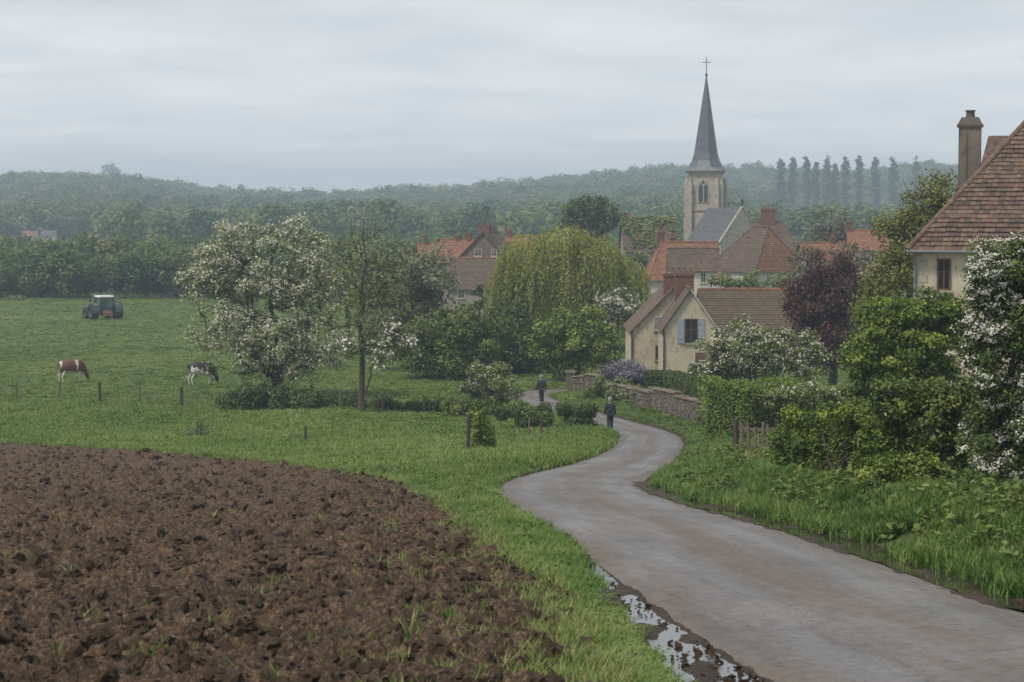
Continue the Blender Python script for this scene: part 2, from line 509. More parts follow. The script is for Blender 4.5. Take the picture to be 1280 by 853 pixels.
def mat_road():
    m, nt, bs, o = newmat('worn_asphalt')
    co = coords(nt)
    ac = nt.nodes.new('ShaderNodeAttribute'); ac.attribute_name = 'across'
    al = nt.nodes.new('ShaderNodeAttribute'); al.attribute_name = 'along'
    n1 = noise(nt, 0.35, 5, 0.6, co); n2 = noise(nt, 28, 5, 0.8, co); n3 = noise(nt, 2.2, 6, 0.65, co)
    r = ramp(nt, [(0.3, (0.108, 0.104, 0.102)), (0.55, (0.150, 0.143, 0.140)), (0.75, (0.195, 0.184, 0.176))])
    nt.links.new(n1.outputs['Fac'], r.inputs[0])
    r2 = ramp(nt, [(0.30, (0.55, 0.55, 0.55)), (0.70, (1.35, 1.35, 1.35))]); nt.links.new(n2.outputs['Fac'], r2.inputs[0])
    c = mixc(nt, 0.8, r.outputs[0], r2.outputs[0], 'MULTIPLY')
    # streaks drawn out along the lane
    cb = nt.nodes.new('ShaderNodeCombineXYZ')
    ms = nt.nodes.new('ShaderNodeMath'); ms.operation = 'MULTIPLY'; ms.inputs[1].default_value = 2.2
    ml = nt.nodes.new('ShaderNodeMath'); ml.operation = 'MULTIPLY'; ml.inputs[1].default_value = 0.10
    nt.links.new(ac.outputs['Fac'], ms.inputs[0]); nt.links.new(al.outputs['Fac'], ml.inputs[0])
    nt.links.new(ms.outputs[0], cb.inputs[0]); nt.links.new(ml.outputs[0], cb.inputs[1])
    ns = noise(nt, 1.6, 6, 0.6, cb.outputs[0], 0.3)
    # dirt: centre strip and edges
    ab = nt.nodes.new('ShaderNodeMath'); ab.operation = 'ABSOLUTE'; nt.links.new(ac.outputs['Fac'], ab.inputs[0])
    prof = ramp(nt, [(0.0, (0.62,) * 3), (0.22, (0.35,) * 3), (0.45, (0.10,) * 3), (0.66, (0.2,) * 3), (0.86, (0.55,) * 3), (1.0, (1.0,) * 3)])
    nt.links.new(ab.outputs[0], prof.inputs[0])
    sm = nt.nodes.new('ShaderNodeMath'); sm.operation = 'ADD'
    nt.links.new(prof.outputs[0], sm.inputs[0]); nt.links.new(ns.outputs['Fac'], sm.inputs[1])
    a3 = nt.nodes.new('ShaderNodeMath'); a3.operation = 'ADD'; nt.links.new(sm.outputs[0], a3.inputs[0])
    m3 = nt.nodes.new('ShaderNodeMath'); m3.operation = 'MULTIPLY'; m3.inputs[1].default_value = 0.7
    nt.links.new(n3.outputs['Fac'], m3.inputs[0]); nt.links.new(m3.outputs[0], a3.inputs[1])
    dr = ramp(nt, [(0.0, (0,) * 3), (0.42, (0.0,) * 3), (0.62, (0.55,) * 3), (1.0, (1,) * 3)])
    mp = nt.nodes.new('ShaderNodeMath'); mp.operation = 'SUBTRACT'; mp.inputs[1].default_value = 0.72
    nt.links.new(a3.outputs[0], mp.inputs[0]); nt.links.new(mp.outputs[0], dr.inputs[0])
    drm = nt.nodes.new('ShaderNodeMath'); drm.operation = 'MULTIPLY'; drm.inputs[1].default_value = 0.85; nt.links.new(dr.outputs[0], drm.inputs[0])
    c = mixc(nt, drm.outputs[0], c, (0.128, 0.100, 0.077))
    # darker worn patches
    n5 = noise(nt, 0.9, 6, 0.7, cb.outputs[0], 0.6)
    r5 = ramp(nt, [(0.56, (0,) * 3), (0.64, (0.5,) * 3)]); nt.links.new(n5.outputs['Fac'], r5.inputs[0])
    c = mixc(nt, r5.outputs[0], c, (0.085, 0.08, 0.08))
    # grit and hairline cracks
    n6 = noise(nt, 7, 6, 0.8, co); r6 = ramp(nt, [(0.36, (0.62,) * 3), (0.5, (1.0,) * 3), (0.66, (1.28,) * 3)]); nt.links.new(n6.outputs['Fac'], r6.inputs[0])
    c = mixc(nt, 0.85, c, r6.outputs[0], 'MULTIPLY')
    vc = nt.nodes.new('ShaderNodeTexVoronoi'); vc.feature = 'DISTANCE_TO_EDGE'; vc.inputs['Scale'].default_value = 0.55
    nd = noise(nt, 1.5, 5, 0.7, co); va = nt.nodes.new('ShaderNodeVectorMath'); va.operation = 'MULTIPLY_ADD'; va.inputs[1].default_value = (0.9, 0.9, 0.9)
    nt.links.new(nd.outputs['Color'], va.inputs[0]); nt.links.new(co, va.inputs[2]); nt.links.new(va.outputs[0], vc.inputs['Vector'])
    rc = ramp(nt, [(0.0, (0.55,) * 3), (0.012, (1.0,) * 3)]); nt.links.new(vc.outputs['Distance'], rc.inputs[0])
    c = mixc(nt, 0.6, c, rc.outputs[0], 'MULTIPLY')
    nt.links.new(c, bs.inputs['Base Color'])
    rr = ramp(nt, [(0.30, (0.42,) * 3), (0.45, (0.62,) * 3), (0.6, (0.80,) * 3)]); nt.links.new(ns.outputs['Fac'], rr.inputs[0])
    gl = ramp(nt, [(0.0, (0.0,) * 3), (0.28, (0.0,) * 3), (0.48, (0.17,) * 3), (0.62, (0.14,) * 3), (0.8, (0.0,) * 3)]); nt.links.new(ab.outputs[0], gl.inputs[0])
    sb = nt.nodes.new('ShaderNodeMath'); sb.operation = 'SUBTRACT'; nt.links.new(rr.outputs[0], sb.inputs[0]); nt.links.new(gl.outputs[0], sb.inputs[1])
    nt.links.new(sb.outputs[0], bs.inputs['Roughness'])
    bs.inputs['Specular IOR Level'].default_value = 0.35
    nt.links.new(bump(nt, n2.outputs['Fac'], 0.5, 0.012), bs.inputs['Normal'])
    return m

def build_road():
    idx = np.arange(len(RD))
    ac = np.linspace(-1, 1, 15)
    nrm = np.stack([RT[:, 1], -RT[:, 0]], 1)          # to the right
    V = []; A = []; L = []
    for k in idx:
        for a in ac:
            e = 1.0
            if abs(a) == 1: e = 1 + 0.05 * pnoise(RS[k] * 0.9, a * 9, 3) + 0.03 * pnoise(RS[k] * 3.1, a * 5, 4)
            w = RD[k, 2] * a * e
            x = RD[k, 0] + nrm[k, 0] * w; y = RD[k, 1] + nrm[k, 1] * w
            z = RZ[k] + 0.05 * (1 - a * a) - (0.05 if abs(a) == 1 else 0) + 0.012 * float(fbm(x * 0.7, y * 0.5, 2, 8))
            V.append((x, y, z)); A.append(a); L.append(RS[k])
    nc = len(ac)
    i = np.arange(len(idx) - 1)[:, None] * nc + np.arange(nc - 1)[None, :]
    Fc = np.stack([i, i + 1, i + nc + 1, i + nc], -1).reshape(-1, 4)
    o = link('road', npmesh('road', np.array(V), Fc, mat_road(), True, {'across': ('POINT', A), 'along': ('POINT', L)}))
    tag(o, 'narrow worn asphalt lane winding down to the village', 'road', kind='structure')
build_road()

M_MUD = mat_soil('wet_mud', 0.12, 0.5)
def mat_water():
    m, nt, bs, o = newmat('puddle_water')
    bs.inputs['Base Color'].default_value = (0.045, 0.038, 0.03, 1)
    bs.inputs['Roughness'].default_value = 0.06
    bs.inputs['Specular IOR Level'].default_value = 0.75
    bs.inputs['IOR'].default_value = 1.33
    n = noise(nt, 6, 2, 0.5, coords(nt)); nt.links.new(bump(nt, n.outputs['Fac'], 0.06, 0.02), bs.inputs['Normal'])
    return m
M_WATER = mat_water()

def edge_pt(s, side, off):
    k = np.interp(s, RS, np.arange(len(RS)))
    f = lambda a: np.interp(s, RS, a)
    x, y, hw, z = f(RD[:, 0]), f(RD[:, 1]), f(RD[:, 2]), f(RZ)
    tx, ty = f(RT[:, 0]), f(RT[:, 1])
    w = side * (hw + off)
    return x + ty * w, y - tx * w, z

def s_of_y(y):
    j = np.where(RD[:, 1] < 100)[0]
    return float(np.interp(y, RD[j, 1], RS[j]))

def mud_strip(name, label, y0, y1, side, o0, width, lump, wlev, seed, plabel):
    s = np.arange(s_of_y(y0), s_of_y(y1), 0.09)
    cr = np.linspace(0, 1, 22)
    wv = (width if side > 0 else np.interp(np.interp(s, RS, RD[:, 1]), [12, 18.5, 24, 29, 32], [1.5, 1.15, 0.85, 0.5, 0.3])) * (0.85 + 0.3 * np.abs(pnoise(s * 0.35, s * 0 + 3, seed))) * np.sqrt(np.clip(smooth(0, 2.5, s - s[0]) * smooth(0, 2.5, s[-1] - s), 0.02, 1))
    V = []; W_ = []
    for k, sv in enumerate(s):
        x, y, z = edge_pt(sv, side, o0 + 0.08 * float(pnoise(sv * 1.1, seed)) + 0.06 * float(pnoise(sv * 3.7, seed)) + cr * wv[k])
        e = np.sin(np.pi * np.clip(cr, 0, 1)) ** 0.5
        rough = lump * (1.8 * fbm(x * 1.6, y * 0.55, 2, seed) + 0.3 * np.abs(pnoise(x * 6, y * 3, seed + 2)) * (fbm(x * 1.6, y * 0.55, 2, seed) > -0.02))
        zz = z + np.where(cr < 0.5, 0.015, 0.03) * (1 - e) - 0.03 * (cr < 0.02) - 0.10 * (cr > 0.98) + e * (rough + 0.006)
        V += list(zip(x, y, zz))
        W_ += [(x[3], y[3], z + wlev), (x[-2], y[-2], z + wlev)]
    nc = len(cr); n = len(s)
    i = np.arange(n - 1)[:, None] * nc + np.arange(nc - 1)[None, :]
    a, b = (1, 0) if side < 0 else (0, 1)
    Fc = np.stack([i, i + 1, i + nc + 1, i + nc], -1).reshape(-1, 4)
    if side < 0: Fc = Fc[:, ::-1]
    tag(link(name, npmesh(name, np.array(V), Fc, M_MUD, True)), label, 'mud', kind='structure')
    j = np.arange(n - 1) * 2
    Fw = np.stack([j, j + 1, j + 3, j + 2], -1)
    if side < 0: Fw = Fw[:, ::-1]
    tag(link('puddle_water', npmesh('puddle_water', np.array(W_), Fw, M_WATER)), plabel, 'puddle', kind='structure')
mud_strip('mud_verge', 'churned wet mud along the left edge of the lane', 12, 31.5, -1, -0.05, 1.0, 0.070, 0.014, 41, 'rainwater lying in the mud on the left edge of the lane')
mud_strip('mud_verge', 'thin wet mud gutter along the right edge of the lane', 16, 58, 1, -0.45, 1.2, 0.050, 0.026, 47, 'rainwater lying in the gutter on the right edge of the lane')
# ================================================================== plants
def unit(a):
    return a / np.maximum(np.linalg.norm(a, axis=-1, keepdims=True), 1e-9)

def leaf_quads(Pp, N, size, asp, rng, updir=None):
    """one bent rhombic leaf per point"""
    n = len(Pp)
    r = rng.normal(size=(n, 3))
    if updir is not None: r = r * 0.35 + updir
    t = unit(r - N * np.sum(r * N, 1, keepdims=True))
    b = np.cross(N, t)
    L = (np.asarray(size) * rng.uniform(0.65, 1.35, n))[:, None] * 0.5
    Wd = L * asp
    fold = N * (L * 0.22)
    V = np.stack([Pp - t * L, Pp + b * Wd + fold - t * L * 0.1, Pp + t * L, Pp - b * Wd + fold - t * L * 0.1], 1).reshape(-1, 3)
    Fc = np.arange(4 * n).reshape(n, 4)
    return V, Fc

def tubes(segs, n=5):
    """segs: list of (a,b,r0,r1)"""
    if not segs: return np.zeros((0, 3)), np.zeros((0, 4), int)
    A = np.array([s[0] for s in segs], float); B = np.array([s[1] for s in segs], float)
    r0 = np.array([s[2] for s in segs]); r1 = np.array([s[3] for s in segs])
    t = unit(B - A)
    ref = np.where(np.abs(t[:, 2:3]) > 0.9, np.array([[1., 0, 0]]), np.array([[0, 0, 1.]]))
    q = unit(np.cross(t, ref)); w = np.cross(t, q)
    th = np.arange(n) * 2 * np.pi / n
    c = np.cos(th)[None, :, None]; s = np.sin(th)[None, :, None]
    ring = q[:, None] * c + w[:, None] * s
    V = np.concatenate([A[:, None] + ring * r0[:, None, None], B[:, None] + ring * r1[:, None, None]], 1)
    m = len(A)
    i = np.arange(n); j = (i + 1) % n
    f = np.stack([i, j, n + j, n + i], -1)
    Fc = (np.arange(m)[:, None, None] * 2 * n + f[None]).reshape(-1, 4)
    return V.reshape(-1, 3), Fc

def skeleton(base, clumps, crown_low, rng, trunk_r, top=None, tip=0.02, sway=0.15, lean=(0, 0), stems=1):
    nodes = []; par = []
    c = clumps.mean(0)
    topz = top if top is not None else base[2] + (clumps[:, 2].max() - base[2]) * 0.62
    roots = []
    for st in range(stems):
        bx = base + np.array([rng.normal() * 0.25, rng.normal() * 0.25, 0]) * (stems > 1)
        if stems > 1:
            tgt = clumps[rng.randint(len(clumps))] * 0.5 + c * 0.5
            end = np.array([tgt[0], tgt[1], topz])
        else:
            end = np.array([c[0] * .6 + base[0] * .4 + lean[0], c[1] * .6 + base[1] * .4 + lean[1], topz])
        k = 9
        for i in range(k + 1):
            t = i / k
            p = bx * (1 - t) + end * t + np.array([rng.normal(), rng.normal(), 0]) * sway * t * (1 - t) * 2
            if i == 0: p[2] -= 0.25
            nodes.append(p); par.append(-1 if i == 0 else len(nodes) - 2)
    order = np.argsort(np.linalg.norm((clumps - base) * [1, 1, 0.6], axis=1))
    for ci in order:
        q = clumps[ci]
        N = np.array(nodes)
        d = np.linalg.norm(N - q, axis=1) + 0.9 * np.maximum(0, N[:, 2] - q[2] + 0.15 * np.linalg.norm((N - q)[:, :2], axis=1)) + 50 * (N[:, 2] < crown_low - 0.01)
        j = int(np.argmin(d))
        a = N[j]; L = np.linalg.norm(q - a)
        prev = j
        for t in (0.35, 0.7, 1.0):
            p = a * (1 - t) + q * t + np.array([0, 0, 0.10 * L * math.sin(math.pi * t)]) + rng.normal(size=3) * 0.05 * L * (t < 1)
            nodes.append(p); par.append(prev); prev = len(nodes) - 1
    nodes = np.array(nodes)
    area = np.full(len(nodes), 1.0)
    ch = np.zeros(len(nodes), int)
    for i in range(len(nodes) - 1, -1, -1):
        if par[i] >= 0:
            area[par[i]] += area[i] * (1 if True else 0)
    rad = tip + (trunk_r - tip) * (area / area.max()) ** 0.55
    segs = []
    for i in range(len(nodes)):
        if par[i] >= 0:
            segs.append((nodes[par[i]], nodes[i], rad[par[i]] if par[i] in (i - 1,) else rad[i] * 1.05, rad[i]))
    # root flare
    segs.append((nodes[0] , nodes[1], trunk_r * 1.45, rad[1]))
    return segs, nodes, rad

def sample_blobs(blobs, d, n, rng, shell=0.5, depth=0.9):
    """blobs in photograph pixels (cx,cy,rx,ry[,dd[,weight]]) at distance d -> points"""
    s = F / d
    wts = np.array([b[2] * b[3] * (b[5] if len(b) > 5 else 1.0) for b in blobs], float); wts /= wts.sum()
    which = rng.choice(len(blobs), n, p=wts)
    v = unit(rng.normal(size=(n, 3)))
    r = rng.uniform(0, 1, n) ** shell
    out = np.zeros((n, 3)); cen = np.zeros((n, 3))
    for k, b in enumerate(blobs):
        m = which == k
        dd = b[4] if len(b) > 4 else 0.0
        c = P(b[0], b[1], d + dd)
        rx, rz = b[2] / s, b[3] / s
        out[m] = np.array(c) + v[m] * r[m][:, None] * np.array([rx, rx * depth, rz])
        cen[m] = np.array(c)
    return out, cen

def plant(name, label, cat, d, bx, blobs, nc, nl, leaf, mat, bark, trunk_r=0.15, clump=0.5, seed=1, asp=0.55, shell=0.45, depth=0.9,
          blossom=None, group=None, crown_low=None, top=None, stems=1, flat=0.75, part='crown', sway=0.15, bare=None, tip=0.015, upn=0.5, outn=0.6, tmean=0.5):
    rng = np.random.RandomState(seed)
    x0 = X(bx, d); gz = ground_z(x0, d)
    base = np.array([x0, d, gz])
    cl, cen = sample_blobs(blobs, d, nc, rng, shell, depth)
    cl[:, 2] = np.maximum(cl[:, 2], ground_z(cl[:, 0], cl[:, 1]) + clump * 0.45)
    root = thing(name, label, cat, base, group=group)
    low = base[2] + (crown_low if crown_low is not None else 0.15 * (cl[:, 2].max() - base[2]))
    segs, nodes, rad = skeleton(base, cl, low, rng, trunk_r, None if top is None else P(bx, top, d).z, tip, sway, stems=stems)
    if bare:    # extra bare twigs reaching out of the crown
        for k in range(bare[0]):
            j = rng.randint(len(cl)); dirn = unit(cl[j] - cen[j] + np.array([0, 0, 0.5]) + rng.normal(size=3) * 0.3)
            segs.append((cl[j], cl[j] + dirn * bare[1] * rng.uniform(0.5, 1.2), 0.018, 0.006))
    V, Fc = tubes(segs)
    _t = link('trunk' if stems == 1 else 'stems', npmesh('trunk', V - base, Fc, bark, True), root)
    if stems > 1: tag(_t, kind='stuff')
    per = rng.poisson(nl / nc, nc); per = np.maximum(per, 1)
    ci = np.repeat(np.arange(nc), per); n = len(ci)
    off = rng.normal(size=(n, 3)); off = unit(off) * (rng.uniform(0, 1, n) ** 0.5)[:, None] * clump * np.array([1, 1, flat]) * rng.uniform(0.7, 1.3, nc)[ci][:, None]
    pts = cl[ci] + off
    gp = ground_z(pts[:, 0], pts[:, 1]) + 0.03
    pts[:, 2] = np.maximum(pts[:, 2], gp + rng.uniform(0, 0.2, n))
    outw = unit(unit(off) + 0.7 * unit(cl - cen)[ci])
    N = unit(rng.normal(size=(n, 3)) * 0.55 + np.array([0, 0, upn]) + outw * outn)
    V, Fc = leaf_quads(pts, N, leaf, asp, rng)
    tint = np.clip(tmean + 0.20 * rng.normal(size=nc)[ci] + 0.20 * rng.normal(size=n), 0, 1)
    link(part, npmesh(part, V - base, Fc, mat, False, {'tint': ('FACE', tint)}), root)
    if blossom:
        nb, bs, bm, petals, spread = blossom[:5]
        wsel = None
        zz = np.sum(outw * np.array([-0.15, -0.65, 0.6]), 1)
        pr = np.exp(1.2 * zz) * (np.linalg.norm(off, axis=1) > clump * 0.45); pr /= pr.sum()
        j = rng.choice(n, nb, p=pr)
        if len(blossom) > 5:      # flowers sit only in some clumps
            okc = rng.uniform(size=nc) < blossom[5]
            j = j[okc[ci[j]]]
        cpos = pts[j] + outw[j] * bs * 0.6
        k = np.repeat(np.arange(len(j)), petals)
        pp = cpos[k] + rng.normal(size=(len(k), 3)) * spread * np.array([1, 1, 0.6])
        NN = unit(outw[j][k] + rng.normal(size=(len(k), 3)) * 0.5 + np.array([0, -0.2, 0.4]))
        V, Fc = leaf_quads(pp, NN, bs, 0.85, rng)
        link('blossom', npmesh('blossom', V - base, Fc, bm, False, {'tint': ('FACE', np.clip(rng.normal(0.5, 0.22, len(k)), 0, 1))}), root)
    return root

BARK = plain('grey_brown_bark', (0.075, 0.058, 0.042), 0.9, 0.4, 6, 0.5)
BARK_D = plain('dark_bark', (0.042, 0.034, 0.026), 0.9, 0.4, 6, 0.5)
L_FRESH = leaf_mat('fresh_green_leaf', [(0.050, 0.088, 0.012), (0.132, 0.192, 0.026), (0.28, 0.33, 0.058)])
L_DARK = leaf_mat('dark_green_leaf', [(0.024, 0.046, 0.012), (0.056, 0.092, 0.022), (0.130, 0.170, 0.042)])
L_MID = leaf_mat('mid_green_leaf', [(0.036, 0.062, 0.013), (0.088, 0.130, 0.025), (0.20, 0.235, 0.050)])
L_YEL = leaf_mat('yellow_green_leaf', [(0.095, 0.108, 0.020), (0.170, 0.182, 0.036), (0.26, 0.26, 0.07)])
L_GREY = leaf_mat('grey_green_leaf', [(0.105, 0.130, 0.066), (0.178, 0.202, 0.110), (0.26, 0.28, 0.17)])
L_OLIVE = leaf_mat('olive_leaf', [(0.075, 0.102, 0.030), (0.130, 0.165, 0.050), (0.20, 0.228, 0.088)])
L_PURP = leaf_mat('purple_leaf', [(0.045, 0.020, 0.022), (0.085, 0.036, 0.036), (0.140, 0.066, 0.056)], 0.2)
L_WILL = leaf_mat('willow_leaf', [(0.150, 0.180, 0.032), (0.270, 0.300, 0.062), (0.41, 0.41, 0.12)], 0.35)
L_ROAN = leaf_mat('brown_green_leaf', [(0.085, 0.075, 0.038), (0.130, 0.112, 0.058), (0.18, 0.15, 0.08)])
L_LILAC = leaf_mat('lilac_flower', [(0.13, 0.12, 0.15), (0.22, 0.20, 0.26), (0.34, 0.32, 0.39)], 0.2)
L_APPLE = leaf_mat('young_apple_leaf', [(0.095, 0.128, 0.038), (0.170, 0.212, 0.066), (0.28, 0.31, 0.13)])
L_WHITE = leaf_mat('white_petal', [(0.52, 0.50, 0.42), (0.68, 0.66, 0.60), (0.82, 0.81, 0.78)], 0.25)
L_CREAM = leaf_mat('cream_petal', [(0.40, 0.38, 0.29), (0.56, 0.54, 0.45), (0.70, 0.68, 0.61)], 0.25)

# ------------------------------------------------------------------ scatter of instances for what nobody could count
def scatter(name, label, cat, pts, scl, rot, idx, tint, meshes, kind='stuff'):
    cc = bpy.data.collections.new(name + '_sources')
    for i, me in enumerate(meshes):
        cc.objects.link(bpy.data.objects.new('%s_source_%02d' % (name, i), me))
    n = len(pts)
    me = bpy.data.meshes.new(name)
    me.vertices.add(n); me.vertices.foreach_set('co', np.asarray(pts, np.float32).ravel())
    for an, ty, v in (('scl', 'FLOAT_VECTOR', scl), ('rot', 'FLOAT_VECTOR', rot)):
        a = me.attributes.new(an, ty, 'POINT'); a.data.foreach_set('vector', np.asarray(v, np.float32).ravel())
    a = me.attributes.new('idx', 'INT', 'POINT'); a.data.foreach_set('value', np.asarray(idx, np.int32))
    a = me.attributes.new('tint', 'FLOAT', 'POINT'); a.data.foreach_set('value', np.asarray(tint, np.float32))
    for m in {m.name: m for ms in meshes for m in ms.materials}.values(): me.materials.append(m)
    me.update()
    o = link(name, me); tag(o, label, cat, kind=kind)
    ng = bpy.data.node_groups.new(name + '_scatter', 'GeometryNodeTree')
    ng.interface.new_socket('Geometry', in_out='INPUT', socket_type='NodeSocketGeometry')
    ng.interface.new_socket('Geometry', in_out='OUTPUT', socket_type='NodeSocketGeometry')
    nn = ng.nodes.new; lk = ng.links.new
    gi = nn('NodeGroupInput'); go = nn('NodeGroupOutput')
    ip = nn('GeometryNodeInstanceOnPoints'); ip.inputs['Pick Instance'].default_value = True
    ci = nn('GeometryNodeCollectionInfo'); ci.inputs['Collection'].default_value = cc
    ci.inputs['Separate Children'].default_value = True; ci.inputs['Reset Children'].default_value = True
    def na(nm, ty):
        q = nn('GeometryNodeInputNamedAttribute'); q.data_type = ty; q.inputs['Name'].default_value = nm
        return q.outputs['Attribute']
    e2r = nn('FunctionNodeEulerToRotation')
    lk(gi.outputs[0], ip.inputs['Points']); lk(ci.outputs[0], ip.inputs['Instance'])
    lk(na('idx', 'INT'), ip.inputs['Instance Index'])
    lk(na('rot', 'FLOAT_VECTOR'), e2r.inputs[0]); lk(e2r.outputs[0], ip.inputs['Rotation'])
    lk(na('scl', 'FLOAT_VECTOR'), ip.inputs['Scale'])
    lk(ip.outputs[0], go.inputs[0])
    md = o.modifiers.new('scatter', 'NODES'); md.node_group = ng
    return o

def tuft_mesh(name, mat, nb, seed, width=0.035, spread=0.5, bend=0.5, dry=0.14):
    """unit-high tuft of bent blades"""
    rng = np.random.RandomState(seed)
    V = []; Fc = []; T = []
    for b in range(nb):
        a = rng.uniform(0, 2 * np.pi); rr = spread * 0.45 * math.sqrt(rng.uniform())
        p = np.array([math.cos(a) * rr, math.sin(a) * rr, -0.05])
        dirn = rng.uniform(0, 2 * np.pi); dv = np.array([math.cos(dirn), math.sin(dirn), 0]); sv = np.array([-dv[1], dv[0], 0])
        H = rng.uniform(0.5, 1.0); be = bend * rng.uniform(0.2, 1.1)
        k = len(V); w = width * rng.uniform(0.7, 1.3)
        for t, ww in ((0, 1.0), (0.55, 0.8), (1.0, 0.12)):
            c = p + dv * be * t * t * H + np.array([0, 0, H * (t - 0.25 * be * t * t)])
            V += [c - sv * w * ww, c + sv * w * ww]
        Fc += [[k, k + 1, k + 3, k + 2], [k + 2, k + 3, k + 5, k + 4]]
        v = np.clip(rng.normal(0, 0.17), -.35, .35) + (0.45 if rng.uniform() < dry else 0)
        T += [v, v]
    return npmesh(name, np.array(V), np.array(Fc), mat, False, {'tint': ('FACE', T)})

M_GRASS = leaf_mat('grass_blade', [(0.055, 0.100, 0.018), (0.108, 0.176, 0.031), (0.172, 0.238, 0.052), (0.30, 0.29, 0.13)], 0.3, 0.5, inst=True, spec=0.25)

def grass_points(n, ulo, uhi, y0, y1, seed):
    rng = np.random.RandomState(seed)
    y = np.exp(rng.uniform(math.log(y0), math.log(y1), n)); u = rng.uniform(ulo, uhi, n)
    x = u * y
    de, sd_, zr = road_info(x, y); fi = field_in(x, y)
    return rng, x, y, de, sd_, fi

def grass_obj(name, label, rng, x, y, h, w, tint, meshes):
    z = ground_z(x, y)
    n = len(x)
    rot = np.stack([rng.normal(0, 0.12, n), rng.normal(0, 0.12, n), rng.uniform(0, 6.28, n)], 1)
    return scatter(name, label, 'grass', np.stack([x, y, z], 1), np.stack([w, w, h], 1), rot, rng.randint(0, len(meshes), n), np.clip(tint, 0, 1), meshes)

M_VERGE = leaf_mat('verge_blade', [(0.036, 0.082, 0.013), (0.078, 0.152, 0.022), (0.140, 0.222, 0.038), (0.29, 0.28, 0.12)], 0.25, 0.5, inst=True, spec=0.3)
TUFT_L = [tuft_mesh('long_tuft', M_VERGE, 16, 100 + i, 0.026, 0.8, 0.8, 0.16) for i in range(6)]
TUFT_S = [tuft_mesh('short_tuft', M_GRASS, 18, 200 + i, 0.05, 1.0, 0.5, 0.08) for i in range(6)]

